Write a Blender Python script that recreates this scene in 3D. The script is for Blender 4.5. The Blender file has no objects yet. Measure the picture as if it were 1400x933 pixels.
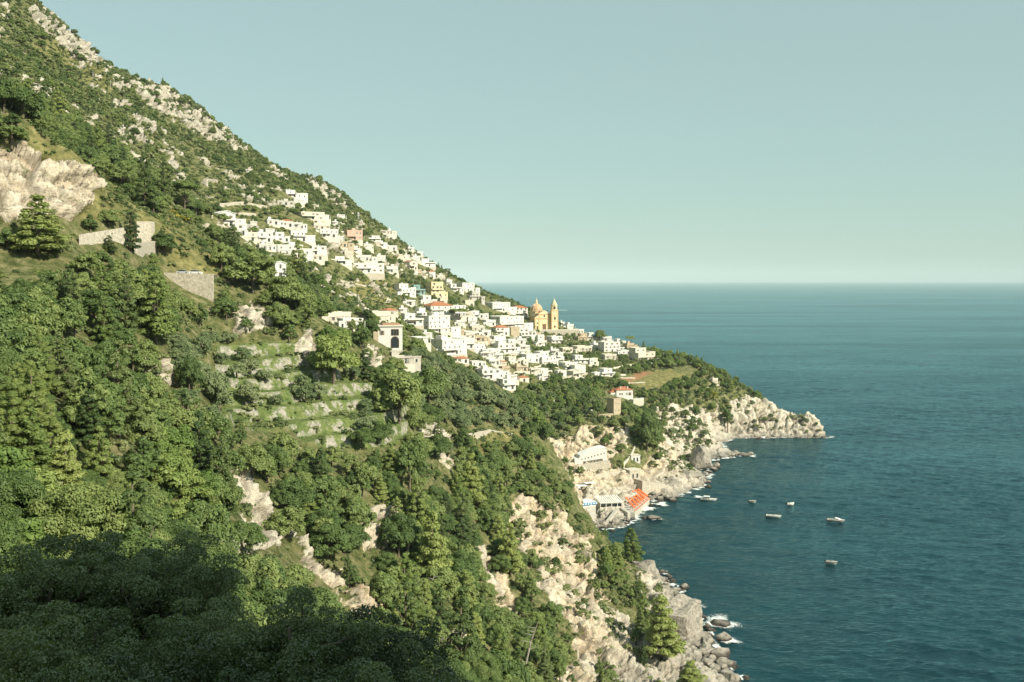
import bpy, bmesh, math, random
import numpy as np
from mathutils import Vector, Matrix, Euler
R = math.radians
rnd = random.Random(7)
nr = np.random.default_rng(11)
F, HC = 1361.1, 120.0          # focal length in photo pixels, eye height above the sea

scene = bpy.context.scene
C = scene.collection

# ------------------------------------------------------------------ noise
def _hash(ix, iy, iz, seed):
    h = (ix.astype(np.int64)*374761393 + iy.astype(np.int64)*668265263 + iz.astype(np.int64)*2147483647 + seed*1274126177) & 0xFFFFFFFF
    h = ((h ^ (h >> 13)) * 1274126177) & 0xFFFFFFFF
    h = ((h ^ (h >> 16)) * 2246822519) & 0xFFFFFFFF
    h = h ^ (h >> 15)
    return (h & 0xFFFFFF).astype(np.float64)/0xFFFFFF
def vnoise(x, y, z=None, seed=0):
    if z is None: z = np.zeros_like(x)
    ix, iy, iz = np.floor(x), np.floor(y), np.floor(z)
    fx, fy, fz = x-ix, y-iy, z-iz
    fx = fx*fx*(3-2*fx); fy = fy*fy*(3-2*fy); fz = fz*fz*(3-2*fz)
    r = 0
    for a in (0, 1):
        wx = fx if a else 1-fx
        for b in (0, 1):
            wy = fy if b else 1-fy
            for c in (0, 1):
                wz = fz if c else 1-fz
                r = r + wx*wy*wz*_hash(ix+a, iy+b, iz+c, seed)
    return r*2-1
def fbm(x, y, z=None, oct=4, seed=0, ridged=False):
    r, a, t = 0, 1.0, 0
    if z is None: z = np.zeros_like(x)
    for o in range(oct):
        n = vnoise(x*2**o+o*17.3, y*2**o-o*9.1, z*2**o+o*5.7, seed+o)
        if ridged: n = 1-2*np.abs(n)
        r = r + n*a; t += a; a *= 0.5
    return r/t

# ------------------------------------------------------------------ terrain
# surveyed points: (column u, row v, distance Y) on the photograph's sight lines -> world
def P(u, v, Y): return ((u-700)/F*Y, Y, HC-(v-383)/F*Y)
CP = [
# ground at and round the viewpoint (world), with an unseen crag for shade
]
def W(x, y, z): CP.append((x, y, z))
for a in [(0,-6,118.2),(-8,-8,118.5),(10,-6,117),(-40,0,124),(-80,20,135),(-60,-50,135),(0,-50,128),(14,-10,124),(25,-3,141),(33,0,156),(39,-4,163),(45,-10,163),(36,-18,157),(30,-40,150),(54,-8,154),(58,-34,150),(66,-18,116),(78,-30,80),(25,6,112),(40,26,98),(50,22,90),(70,30,55),(95,10,25),(110,60,0),  # steep peak right of the viewpoint is added to shade the foreground trees
          (-20,20,108),(-5,22,101),(-12,40,98),(-45,50,104),(-75,90,106),(5,40,88),(20,60,68),(45,90,42),(75,120,12),(88,140,0),
          (-130,60,150),(-200,120,190),(-320,200,240),(0,70,81),(-35,95,90),(110,0,0),(150,60,-14),(130,150,-14),(85,200,0),(120,250,-14),(20,130,48),(50,170,25),(-10,150,60),(-55,140,84)]: W(*a)
UV = [
# near spur with road
(-200,100,260),(0,142,272),(50,178,272),(100,208,275),(135,240,280),(140,292,285),(-200,280,235),(0,296,240),(60,302,250),(105,303,262),
(100,235,330),(0,180,330),(-200,150,350),(50,215,330),(135,270,330),
(0,352,228),(100,350,240),(200,345,300),(-200,352,210),
(180,298,325),(215,302,335),(230,330,330),(280,372,335),(250,375,330),(215,372,322),
(-200,440,170),(0,440,190),(100,440,205),(200,442,235),(290,420,318),(255,415,312),
(-200,560,130),(0,560,142),(100,560,160),(200,560,200),(290,545,255),
(0,700,95),(150,700,125),(250,680,170),
# below the terraces
(300,480,308),(360,475,318),(420,472,330),(330,430,325),(380,432,335),(440,440,352),
(300,560,275),(350,570,278),(400,545,292),(400,600,270),(450,560,300),(470,500,335),(450,610,280),(540,604,305),(545,560,325),(500,600,292),
(500,475,372),(560,545,350),(515,500,360),
(300,650,215),(400,700,230),(330,750,175),(450,800,215),(500,650,275),(600,650,322),(600,600,362),(650,600,382),
(560,720,262),(560,850,222),(560,960,190),(640,720,315),(640,800,270),(640,960,212),(450,940,160),(300,900,120),
# spur of olives below the villa
(560,492,425),(620,512,445),(680,542,455),(720,572,458),(750,602,450),(772,640,432),(784,682,416),(803,712,407),
(600,560,400),(650,598,392),(700,602,412),(650,645,362),(700,662,382),(735,640,415),
(620,530,540),(680,566,540),(740,640,500),(780,690,475),
# near sea cliff
(742,676,385),(700,682,372),(775,700,385),(800,740,372),(825,790,352),(830,735,402),(858,772,402),(720,770,340),(760,800,325),(800,850,305),
(700,850,290),(760,940,248),(700,960,225),(830,930,285),(850,860,325),(875,820,352),
# villa bench and houses by it
(535,480,418),(480,448,402),(440,442,402),(460,440,420),(590,470,520),
# hollow below the far houses
(280,330,410),(330,362,450),(240,282,400),(300,300,470),(376,382,432),(410,400,450),(340,400,400),(420,430,430),
(480,420,560),(420,385,560),(520,425,560),
# mountain
(180,280,340),(220,302,350),(200,250,500),(250,255,620),(300,245,720),(150,232,410),(100,180,450),(150,180,520),(50,120,520),(0,70,560),(-200,-60,560),
(200,200,640),(250,200,740),(100,120,620),
(60,15,720),(95,45,730),(118,64,750),(131,84,760),(142,97,790),(170,107,840),(205,112,845),(235,125,850),(262,141,865),(285,163,880),(310,180,920),(322,195,940),(325,206,950),(370,225,980),(410,243,1000),(426,243,1010),(448,252,1020),(464,266,1040),(470,287,1055),(520,312,1080),
(600,372,1085),(660,401,1060),(700,413,1040),(770,449,990),(820,463,950),(890,479,900),(950,493,850),(1000,519,812),(1050,549,790),(1100,565,776),(1118,572,770),
(0,-35,720),(-200,-170,720),(-400,-300,700),(-400,0,500),(-400,150,350),
(300,290,640),(330,352,565),(400,348,590),(430,302,690),(400,266,770),(330,232,790),(480,330,800),(520,340,860),(460,300,880),(390,250,900),
# village
(480,402,640),(540,440,620),(520,400,740),(480,352,760),(600,420,765),(540,370,830),(600,400,910),(660,430,890),(720,450,935),(760,458,950),
(600,480,620),(660,500,640),(720,490,730),(690,530,605),(760,480,860),(800,490,825),(860,500,800),(880,492,850),(860,522,745),(920,540,735),(980,552,755),
(800,540,645),(750,525,680),(700,545,640),(850,562,612),(800,562,612),(760,570,600),
# ochre cliff and beach
(740,590,568),(800,578,585),(860,584,592),(745,636,545),(800,640,548),(860,640,562),(800,655,530),(850,662,540),
(890,600,605),(900,650,572),(800,703,500),(822,700,498),(780,692,505),(850,695,514),(830,714,490),
# headland cliffs
(930,575,700),(900,590,650),(960,592,705),(1000,545,775),(1050,572,768),(1000,590,760),(1090,585,764),(960,620,680),(930,640,625),(930,610,660),
]
for a in UV: CP.append(P(*a))
# back of the ridge, down to the far shore
for x, y, z in [(-520,1150,300),(-300,1250,230),(-150,1350,135),(-75,1350,95),(0,1350,62),(80,1300,35),(150,1150,25),(-600,900,420),(-560,1500,260),(-300,1650,160),(0,1650,8),(-900,600,560),(-900,1200,500),(-900,1700,400),(-800,200,430)]: W(x, y, z)
# shoreline (world x, y) with a drop of the sea bed outside it
SHORE = [(110,0),(100,60),(88,140),(84,200),(72,250),(66,297),(64,322),(65,342),(62,378),(62,395),(57,412),(44,430),(36,455),(40,478),(52,484),(57,488),(66,520),(75,541),(90,550),(110,579),(121,612),(130,661),
         (163,683),(150,700),(152,735),(171,753),(205,757),(240,760),(240,768),(225,800),(205,870),(195,950),(190,1050),(170,1200),(110,1420),(60,1700)]
SHORE_A = np.array(SHORE, float)
for i, (x, y) in enumerate(SHORE): CP.append((x, y, 0.0))
CP = np.array(CP, float)
# sea bed points
a = SHORE_A[:-1]; b = SHORE_A[1:]
m = (a+b)/2; t = b-a; n = np.stack([t[:,1], -t[:,0]], 1); n /= np.linalg.norm(n, axis=1)[:,None]
bed = m+n*12
keep = [i for i in range(len(bed)) if np.min(np.linalg.norm(SHORE_A-bed[i], axis=1)) > 8]
CP = np.vstack([CP, np.column_stack([m, np.full(len(m), 0.3)]), np.column_stack([bed[keep], np.full(len(keep), -7.)])])
for x, y, z in [(200,300,-30),(200,500,-30),(330,760,-30),(300,1000,-35),(300,1400,-35),(200,100,-30),(120,480,-15),(180,620,-18)]:
    CP = np.vstack([CP, [[x, y, z]]])
# solve a linear radial interpolation
Xc, Zc = CP[:, :2]/100., CP[:, 2]
D = np.sqrt(((Xc[:, None]-Xc[None])**2).sum(-1)+1e-4)
nC = len(CP)
A = np.zeros((nC+3, nC+3)); A[:nC,:nC] = -D - np.eye(nC)*0.002
A[:nC, nC] = 1; A[:nC, nC+1:] = Xc; A[nC, :nC] = 1; A[nC+1:, :nC] = Xc.T
sol = np.linalg.solve(A, np.concatenate([Zc, [0,0,0]]))
def rbf(x, y):
    x = np.asarray(x, float)/100.; y = np.asarray(y, float)/100.
    out = np.full(x.shape, sol[nC])+sol[nC+1]*x+sol[nC+2]*y
    for i in range(nC):
        out -= sol[i]*np.sqrt((x-Xc[i,0])**2+(y-Xc[i,1])**2+1e-4)
    return out

# grid: columns fan out from (0,-80), rows at chosen spacing
YOFF = 80.0
def steps(lst):
    v = [lst[0][0]]
    for (y0, y1, d) in lst:
        n_ = max(1, int(round((y1-y0)/d))); v += list(np.linspace(y0, y1, n_+1)[1:])
    return np.array(v)
ys = steps([(-60,60,2.0),(60,200,0.9),(200,420,0.5),(420,640,0.65),(640,820,0.9),(820,1100,1.4),(1100,1700,10)])
ss = steps([(-1.6,-0.64,0.02),(-0.64,-0.46,0.002),(-0.46,0.29,0.00088),(0.29,0.5,0.006),(0.5,1.6,0.03)])
# coarse evaluation of the interpolant, then bilinear
yc = steps([(-60,420,4.),(420,840,4.),(840,1700,9.)]); SGRID = steps([(-1.6,-0.6,0.04),(-0.6,0.34,0.006),(0.34,0.5,0.02),(0.5,1.6,0.05)])
SC, YC = np.meshgrid(SGRID, yc)
HCo = rbf(SC*(YC+YOFF), YC)
def bil(xs, ysg, G, s, y):
    i = np.clip(np.searchsorted(xs, s)-1, 0, len(xs)-2); j = np.clip(np.searchsorted(ysg, y)-1, 0, len(ysg)-2)
    fx = np.clip((s-xs[i])/(xs[i+1]-xs[i]), 0, 1); fy = np.clip((y-ysg[j])/(ysg[j+1]-ysg[j]), 0, 1)
    return (G[j,i]*(1-fx)+G[j,i+1]*fx)*(1-fy)+(G[j+1,i]*(1-fx)+G[j+1,i+1]*fx)*fy
def hbase(x, y):
    x = np.asarray(x, float); y = np.asarray(y, float)
    return bil(SGRID, yc, HCo, x/(y+YOFF), y)

# zones traced on the photograph and carried to the ground where the sight lines meet it
def poly_mask(u, v, poly):
    inside = np.zeros(u.shape, bool); n_ = len(poly)
    for i in range(n_):
        x1, y1 = poly[i]; x2, y2 = poly[(i+1) % n_]
        if y1 == y2: continue
        c = ((y1 > v) != (y2 > v)) & (u < (x2-x1)*(v-y1)/(y2-y1)+x1)
        inside ^= c
    return inside
ROCK = [
 ([(-60,200),(0,200),(30,196),(55,215),(75,228),(100,228),(130,240),(136,262),(120,285),(100,300),(60,296),(0,300),(-60,300)],180,330),
 ([(732,602),(745,592),(765,600),(800,583),(860,584),(866,605),(845,625),(835,640),(790,650),(760,640)],480,640),
 ([(690,690),(705,680),(735,678),(770,705),(800,735),(815,790),(850,850),(885,935),(760,935),(795,880),(770,845),(745,810),(720,770),(705,745),(690,715)],200,430),
 ([(298,634),(330,634),(352,672),(368,700),(392,722),(380,742),(345,752),(322,772),(300,770),(292,750),(322,725),(338,700),(312,672)],110,280),
 ([(395,728),(420,735),(455,770),(500,800),(520,840),(490,838),(450,800),(415,775)],110,280),
 ([(45,5),(75,15),(105,45),(135,85),(120,90),(90,70),(60,40),(40,15)],600,900),
 ([(165,103),(200,112),(235,122),(285,160),(328,197),(322,208),(285,190),(245,165),(205,150)],700,1100),
 ([(412,238),(440,250),(470,272),(470,290),(450,275),(425,258)],900,1200),
 ([(905,600),(940,572),(960,590),(1000,583),(998,548),(1040,540),(1090,560),(1125,568),(1140,605),(1015,610),(1030,632),(970,660),(880,690),(862,655),(885,640)],540,800),
 ([(895,560),(960,555),(1000,575),(995,590),(950,600),(905,600)],600,780),
 ([(865,772),(900,775),(980,890),(1010,960),(905,960),(888,890),(880,830)],280,430),
 ([(310,415),(350,420),(372,440),(360,460),(325,455)],300,360),
 ([(410,455),(430,470),(425,500),(405,495)],300,370),
 ([(500,470),(520,490),(515,520),(500,500)],330,400),
 ([(488,702),(528,690),(545,715),(530,748),(500,742)],190,330),([(640,735),(668,745),(700,800),(712,860),(690,850),(668,800)],190,360),([(585,850),(620,862),(640,905),(600,895)],160,260),
 ([(560,575),(625,590),(620,640),(600,640),(580,600)],300,390),
 ([(780,640),(900,640),(905,690),(850,725),(800,720)],450,580),
 ([(160,175),(185,175),(200,190),(175,198)],380,700),([(222,205),(240,220),(260,250),(245,250)],400,760),
 ([(20,95),(60,110),(75,140),(50,130)],380,760),([(185,480),(235,490),(232,540),(215,520),(190,500)],180,300),
]
TERR = ([(296,468),(424,466),(440,500),(500,520),(560,560),(556,606),(505,618),(420,610),(400,590),(300,590),(290,545)],240,352)
GRASS = [([(140,225),(200,290),(250,300),(290,300),(300,380),(235,372),(215,300),(110,300),(130,270)],260,430),
         ([(100,40),(150,110),(165,140),(110,110),(40,60)],420,860),
         ([(50,150),(110,205),(140,240),(120,245),(60,220),(20,190)],200,330),
         ([(425,395),(520,375),(545,400),(560,430),(440,425)],520,780),
         ([(860,520),(905,505),(945,512),(900,530),(850,545)],640,860),
         ([(640,590),(720,590),(700,620),(640,625)],330,460)]
SOIL = ([(852,519),(875,507),(893,508),(884,514),(858,524)],640,860)
def uvw(x, y, z):
    yy = np.maximum(y, 1.0)
    return 700+F*x/yy, 383+F*(HC-z)/yy
def jitter(x, y, z, u, v):
    a_ = F/np.maximum(y, 60.)
    return u+a_*(2.6*vnoise(x/6., y/6., z/6., 91)+1.3*vnoise(x/2.2, y/2.2, z/2.2, 92)), v+a_*(2.2*vnoise(x/6., y/6., z/6., 93)+1.1*vnoise(x/2.2, y/2.2, z/2.2, 94))
def zmask(x, y, z, lst, jit=True):
    u, v = uvw(x, y, z)
    if jit: u, v = jitter(x, y, z, u, v)
    m_ = np.zeros(u.shape, bool)
    for poly, y0, y1 in lst: m_ |= poly_mask(u, v, poly) & (y > y0) & (y < y1)
    return m_
def terrace(x, y, z):
    """cut the slope below the houses into dry-stone terraces"""
    m_ = zmask(x, y, z, [TERR], False)
    per = 3.9
    t_ = (z+1.2*vnoise(x*.05, y*.05, seed=5)+0.02*x)/per
    fr = t_-np.floor(t_)
    k = np.clip((fr-.36)/.28, 0, 1)
    z2 = z+((np.floor(t_)+k)-t_)*per*0.9
    wall = m_ & (k > 0.02) & (k < 0.98)
    return np.where(m_, z2, z), m_, wall
def hground(x, y):
    return terrace(np.asarray(x, float), np.asarray(y, float), hbase(x, y))[0]
def h1(x, y): return float(hground(np.array([x]), np.array([y]))[0])
def hit(u, v, y0=60., y1=1300.):
    """first ground point on the sight line of photo pixel (u, v) beyond y0"""
    Y = np.arange(y0, y1, 0.7); x = (u-700)/F*Y; z = HC-(v-383)/F*Y
    g = hbase(x, Y); k = np.nonzero(g >= z)[0]
    if len(k) == 0:
        i = int(np.argmax((g-z)/Y)); return x[i], Y[i], g[i]
    i = k[0]; return x[i], Y[i], g[i]
# ------------------------------------------------------------------ node helpers
def mat(name):
    m_ = bpy.data.materials.new(name); m_.use_nodes = True
    nt = m_.node_tree; nt.nodes.clear()
    out = nt.nodes.new('ShaderNodeOutputMaterial')
    return m_, nt, out
def nd(nt, t, **kw):
    n_ = nt.nodes.new(t)
    for k, v in kw.items():
        if hasattr(n_, k) and not k[0].isupper(): setattr(n_, k, v)
        else: n_.inputs[k.replace('_', ' ')].default_value = v
    return n_
def lk(nt, a_, b_): nt.links.new(a_, b_)
def noise(nt, scale, detail=4, rough=.55, vec=None, dist=0):
    n_ = nd(nt, 'ShaderNodeTexNoise'); n_.inputs['Scale'].default_value = scale; n_.inputs['Detail'].default_value = detail
    n_.inputs['Roughness'].default_value = rough; n_.inputs['Distortion'].default_value = dist
    if vec is not None: lk(nt, vec, n_.inputs['Vector'])
    return n_.outputs['Fac']
def ramp(nt, fac, stops):
    n_ = nd(nt, 'ShaderNodeValToRGB'); cr = n_.color_ramp
    while len(cr.elements) > 1: cr.elements.remove(cr.elements[-1])
    cr.elements[0].position = stops[0][0]; c = stops[0][1]
    cr.elements[0].color = (*c, 1) if len(c) == 3 else c
    for p_, c in stops[1:]:
        e = cr.elements.new(p_); e.color = (*c, 1) if len(c) == 3 else c
    lk(nt, fac, n_.inputs['Fac']); return n_.outputs['Color']
def mixc(nt, fac, a_, b_, mode='MIX'):
    n_ = nd(nt, 'ShaderNodeMix', data_type='RGBA', blend_type=mode)
    for s_, v in ((0, fac), (6, a_), (7, b_)):
        if isinstance(v, bpy.types.NodeSocket): lk(nt, v, n_.inputs[s_])
        else: n_.inputs[s_].default_value = (*v, 1) if isinstance(v, tuple) and len(v) == 3 else v
    return n_.outputs[2]
def mathn(nt, op, a_, b_=0.0, c_=0.0, clamp=False):
    n_ = nd(nt, 'ShaderNodeMath', operation=op, use_clamp=clamp)
    for i_, v in enumerate((a_, b_, c_)):
        if isinstance(v, bpy.types.NodeSocket): lk(nt, v, n_.inputs[i_])
        else: n_.inputs[i_].default_value = v
    return n_.outputs[0]
def bump(nt, h, strength, dist=1.0):
    n_ = nd(nt, 'ShaderNodeBump'); n_.inputs['Strength'].default_value = strength; n_.inputs['Distance'].default_value = dist
    lk(nt, h, n_.inputs['Height']); return n_.outputs['Normal']
def princ(nt, out, color, rough=.8, spec=.3, normal=None, **kw):
    p_ = nd(nt, 'ShaderNodeBsdfPrincipled'); p_.inputs['Roughness'].default_value = rough
    p_.inputs['Specular IOR Level'].default_value = spec
    if isinstance(color, bpy.types.NodeSocket): lk(nt, color, p_.inputs['Base Color'])
    else: p_.inputs['Base Color'].default_value = (*color, 1)
    if normal is not None: lk(nt, normal, p_.inputs['Normal'])
    for k, v in kw.items(): p_.inputs[k].default_value = v
    lk(nt, p_.outputs[0], out.inputs['Surface']); return p_
def attr(nt, name): return nd(nt, 'ShaderNodeAttribute', attribute_name=name)
def pos(nt): return nd(nt, 'ShaderNodeNewGeometry').outputs['Position']
def mapv(nt, vec, scale=(1,1,1), rot=(0,0,0)):
    n_ = nd(nt, 'ShaderNodeMapping'); n_.inputs['Scale'].default_value = scale; n_.inputs['Rotation'].default_value = rot
    lk(nt, vec, n_.inputs['Vector']); return n_.outputs['Vector']

def tag(o, label=None, cat=None, group=None, kind=None):
    if label: o['label'] = label
    if cat: o['category'] = cat
    if group: o['group'] = group
    if kind: o['kind'] = kind
    return o
def grid_mesh(name, V, nrow, ncol):
    me = bpy.data.meshes.new(name)
    me.vertices.add(len(V)); me.vertices.foreach_set('co', V.astype(np.float32).ravel())
    idx = np.arange(nrow*ncol).reshape(nrow, ncol)
    q = np.stack([idx[:-1,:-1], idx[:-1,1:], idx[1:,1:], idx[1:,:-1]], -1).reshape(-1, 4)
    me.loops.add(q.size); me.loops.foreach_set('vertex_index', q.ravel().astype(np.int32))
    me.polygons.add(len(q)); me.polygons.foreach_set('loop_start', np.arange(0, q.size, 4, dtype=np.int32))
    me.update(calc_edges=True); return me

# ------------------------------------------------------------------ terrain mesh
S_, Y_ = np.meshgrid(ss, ys); X_ = S_*(Y_+YOFF)
Z0 = hbase(X_, Y_)
Z1, MT, WALL = terrace(X_, Y_, Z0)
RK = zmask(X_, Y_, Z0, ROCK).astype(float)
GR = zmask(X_, Y_, Z0, GRASS).astype(float)
SO = zmask(X_, Y_, Z0, [SOIL]).astype(float)
def blur(a_, n_):
    for _ in range(n_):
        a_ = (a_+np.roll(a_,1,0)+np.roll(a_,-1,0)+np.roll(a_,1,1)+np.roll(a_,-1,1))/5
    return a_
RKb = blur(RK, 3)
# crags of the scrubby mountain
big = fbm(X_/28., Y_/28., Z0/14., 3, 40, True)
crag = np.clip((big-.64)*6, 0, 1)*(Y_ > 380)*(Z0 > 105)*(X_ < -60)
RKb = np.clip(np.maximum(RKb, crag*.9), 0, 1)
# outward normal of the base sheet
gy, gx = np.gradient(Z0, axis=0), np.gradient(Z0, axis=1)
dxs = np.gradient(X_, axis=1); dyy = np.gradient(Y_, axis=0); dxy = np.gradient(X_, axis=0)
hx = gx/np.maximum(dxs, 1e-3); hy = (gy-hx*dxy)/np.maximum(dyy, 1e-3)
nl = np.sqrt(hx*hx+hy*hy+1); NX, NY, NZ = -hx/nl, -hy/nl, 1/nl
slope = 1-NZ
shore = (np.abs(Z0) < 9)*(X_ > 20)
RKb = np.clip(np.maximum(RKb, np.clip((7.5-Z0)/4, 0, 1)*(X_ > 0)), 0, 1)
RKb = np.clip(np.maximum(RKb, np.clip((slope-.42)*5, 0, 1)*(X_ > -80)*(Z0 < 60)*(Z0 > -4)*.8), 0, 1)
def worley(x, y, z, size, seed):
    """cell value and distance to the cell border for jointed rock"""
    x, y, z = x/size, y/size, z/size; ix, iy, iz = np.floor(x), np.floor(y), np.floor(z)
    d1_ = np.full(x.shape, 9.); d2_ = np.full(x.shape, 9.); cv = np.zeros(x.shape)
    for a in (-1,0,1):
        for b in (-1,0,1):
            for c in (-1,0,1):
                jx, jy, jz = ix+a, iy+b, iz+c
                d = np.sqrt((jx+_hash(jx,jy,jz,seed)-x)**2+(jy+_hash(jx,jy,jz,seed+1)-y)**2+(jz+_hash(jx,jy,jz,seed+2)-z)**2)
                n_ = d < d1_; d2_ = np.where(n_, d1_, np.minimum(d2_, d)); cv = np.where(n_, _hash(jx,jy,jz,seed+3), cv); d1_ = np.where(n_, d, d1_)
    return cv, d2_-d1_
mk = (RKb > .02) & (Y_ > 90)
xr, yr_, zr = X_[mk], Y_[mk], Z0[mk]
wx = 2.2*vnoise(xr/6, yr_/6, zr/6, 61); wy = 2.2*vnoise(xr/6, yr_/6, zr/6, 62)
# beds dip to the right; blocks are longer along the beds
dip = zr+.34*xr-.12*yr_+1.6*vnoise(xr/16, yr_/16, zr/16, 63)
cst = (xr > -25) & (zr < 75); up = np.where(cst, .5, 1.9)
c1, e1 = worley(xr+wx, yr_+wy, np.where(cst, zr*.5, dip*1.9), 7.5, 201); c2, e2 = worley(xr+wx*.4, yr_+wy*.4, np.where(cst, zr*.6, dip*1.7), 2.7, 301)
bed = dip/4.3; saw = bed-np.floor(bed)
r_ = 2.6*fbm(xr/16, yr_/16, zr/16, 3, 3)+np.where(cst, 3.2, 4.2)*(c1-.5)+1.8*(c2-.5)-2.2*np.exp(-(e1/.10)**2)-.7*np.exp(-(e2/.12)**2)+1.7*(saw-.5)+1.1*fbm(xr/1.5, yr_/1.5, zr/1.5, 3, 9, True)+.8*(worley(xr, yr_, dip*1.5, 1.3, 401)[0]-.5)
disp = np.zeros_like(X_); CELL = np.zeros_like(X_); CRK = np.zeros_like(X_)
far_ = 1+.5*((yr_ > 640) & (xr < -40))
disp[mk] = r_*np.clip(RKb[mk]*1.3, 0, 1)*far_*np.clip(zr/5+.35, .35, 1); CELL[mk] = .55*c1+.45*c2; CRK[mk] = np.clip(np.exp(-(e1/.07)**2)+.6*np.exp(-(e2/.09)**2)+.5*(saw > .88), 0, 1)
soft = (1-RKb)*(.5*fbm(X_/6, Y_/6, None, 3, 21))*(Y_ > 60)
XD = X_+NX*disp; YD = Y_+NY*disp; ZD = Z1+NZ*disp*.8+soft*(~MT)+MT*.15*fbm(X_, Y_, None, 2, 2)
V = np.stack([XD, YD, ZD], -1).reshape(-1, 3)
me = grid_mesh('terrain', V, *X_.shape)
OCH = np.clip((62-Z0)/12, 0, 1)*np.clip((Z0-6)/6, 0, 1)*(Y_ < 640)+.45*(Y_ < 340)*(Z0 > 120)
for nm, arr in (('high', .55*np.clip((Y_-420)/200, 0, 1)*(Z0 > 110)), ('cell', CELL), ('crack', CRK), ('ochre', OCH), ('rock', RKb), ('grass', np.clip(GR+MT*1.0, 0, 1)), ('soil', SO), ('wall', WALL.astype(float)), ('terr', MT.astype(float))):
    at = me.attributes.new(nm, 'FLOAT', 'POINT'); at.data.foreach_set('value', (arr if nm in ('cell','crack') else blur(arr, 1)).astype(np.float32).ravel())
me.polygons.foreach_set('use_smooth', np.ones(len(me.polygons), bool))
terrain = bpy.data.objects.new('terrain', me); C.objects.link(terrain); tag(terrain, kind='structure')

m_, nt, out = mat('terrain'); g = pos(nt)
rk = attr(nt, 'rock').outputs['Fac']; gr = attr(nt, 'grass').outputs['Fac']; so = attr(nt, 'soil').outputs['Fac']; wl = attr(nt, 'wall').outputs['Fac']
strata = noise(nt, 1.0, 5, .65, mapv(nt, g, (.06,.06,.5), (R(4), R(19), 0)), 1.0)
blot = noise(nt, .07, 4, .6, g); fine = noise(nt, 1.1, 6, .7, g)
vst = noise(nt, 1.0, 5, .7, mapv(nt, g, (.45,.45,.06)), .8)
cell_ = attr(nt, 'cell').outputs['Fac']; crack_ = attr(nt, 'crack').outputs['Fac']
rockc = ramp(nt, mathn(nt, 'ADD', mathn(nt, 'MULTIPLY', cell_, .55), mathn(nt, 'MULTIPLY', strata, .45)), [(.25,(.40,.345,.265)),(.45,(.60,.54,.43)),(.62,(.70,.64,.53)),(.8,(.52,.46,.365))])
och = ramp(nt, mathn(nt, 'ADD', mathn(nt, 'MULTIPLY', vst, .7), mathn(nt, 'MULTIPLY', cell_, .3)), [(.34,(.52,.35,.19)),(.46,(.72,.58,.40)),(.58,(.68,.54,.36)),(.70,(.48,.29,.14))])
low_ = attr(nt, 'ochre').outputs['Fac']
rockc = mixc(nt, mathn(nt, 'MULTIPLY', low_, ramp(nt, blot, [(.36,(.1,.1,.1)),(.58,(.72,.72,.72))])), rockc, och)
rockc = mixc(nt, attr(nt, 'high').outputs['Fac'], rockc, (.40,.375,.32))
rockc = mixc(nt, mathn(nt, 'MULTIPLY', crack_, .55), rockc, (.15,.12,.085))
rockc = mixc(nt, ramp(nt, fine, [(.30,(.6,.6,.6)),(.40,(0,0,0))]), rockc, (.20,.17,.13))
lich = ramp(nt, noise(nt, .23, 6, .75, g), [(.56,(0,0,0)),(.63,(.7,.7,.7))])
rockc = mixc(nt, lich, rockc, (.17,.18,.085))
# dark wet band and weed at the waterline
sep = nd(nt, 'ShaderNodeSeparateXYZ'); lk(nt, g, sep.inputs[0])
wet = mathn(nt, 'SUBTRACT', 1.0, mathn(nt, 'DIVIDE', mathn(nt, 'ADD', sep.outputs[2], mathn(nt, 'MULTIPLY', fine, -1.6)), 1.5), clamp=True)
rockc = mixc(nt, wet, rockc, (.045,.042,.036))
lowgrey = mathn(nt, 'MULTIPLY', mathn(nt, 'SUBTRACT', 1.0, mathn(nt, 'DIVIDE', sep.outputs[2], 12.0), clamp=True), .7)
rockc = mixc(nt, lowgrey, rockc, ramp(nt, fine, [(.3,(.15,.135,.115)),(.6,(.46,.42,.36))]))
soilc = ramp(nt, noise(nt, .35, 6, .7, g), [(.3,(.055,.070,.025)),(.45,(.11,.125,.045)),(.58,(.21,.20,.095)),(.75,(.38,.33,.21))])
grassc = ramp(nt, noise(nt, .45, 6, .7, g), [(.28,(.055,.085,.028)),(.45,(.12,.165,.050)),(.6,(.19,.225,.080)),(.78,(.30,.29,.14))])
terr_ = attr(nt, 'terr').outputs['Fac']
dry = ramp(nt, noise(nt, .3, 5, .7, g), [(.3,(.09,.10,.035)),(.5,(.19,.18,.07)),(.7,(.34,.30,.13))])
gg = mixc(nt, terr_, dry, grassc)
base = mixc(nt, gr, soilc, gg)
base = mixc(nt, so, base, ramp(nt, fine, [(.3,(.22,.12,.06)),(.7,(.38,.22,.12))]))
wallm = mathn(nt, 'MULTIPLY', wl, ramp(nt, noise(nt, .22, 4, .7, g), [(.47,(0,0,0)),(.55,(1,1,1))]))
base = mixc(nt, wallm, base, ramp(nt, fine, [(.3,(.20,.18,.14)),(.6,(.50,.47,.40))]))
rsel = ramp(nt, mathn(nt, 'ADD', rk, mathn(nt, 'MULTIPLY', mathn(nt, 'SUBTRACT', noise(nt, .20, 7, .8, g), .5), 1.8)), [(.42,(0,0,0)),(.58,(1,1,1))])
col = mixc(nt, rsel, base, rockc)
hgt = mathn(nt, 'ADD', mathn(nt, 'MULTIPLY', fine, .7), mathn(nt, 'MULTIPLY', strata, .6))
princ(nt, out, col, .95, .1, bump(nt, hgt, 1.0, 1.4))
me.materials.append(m_)

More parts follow.
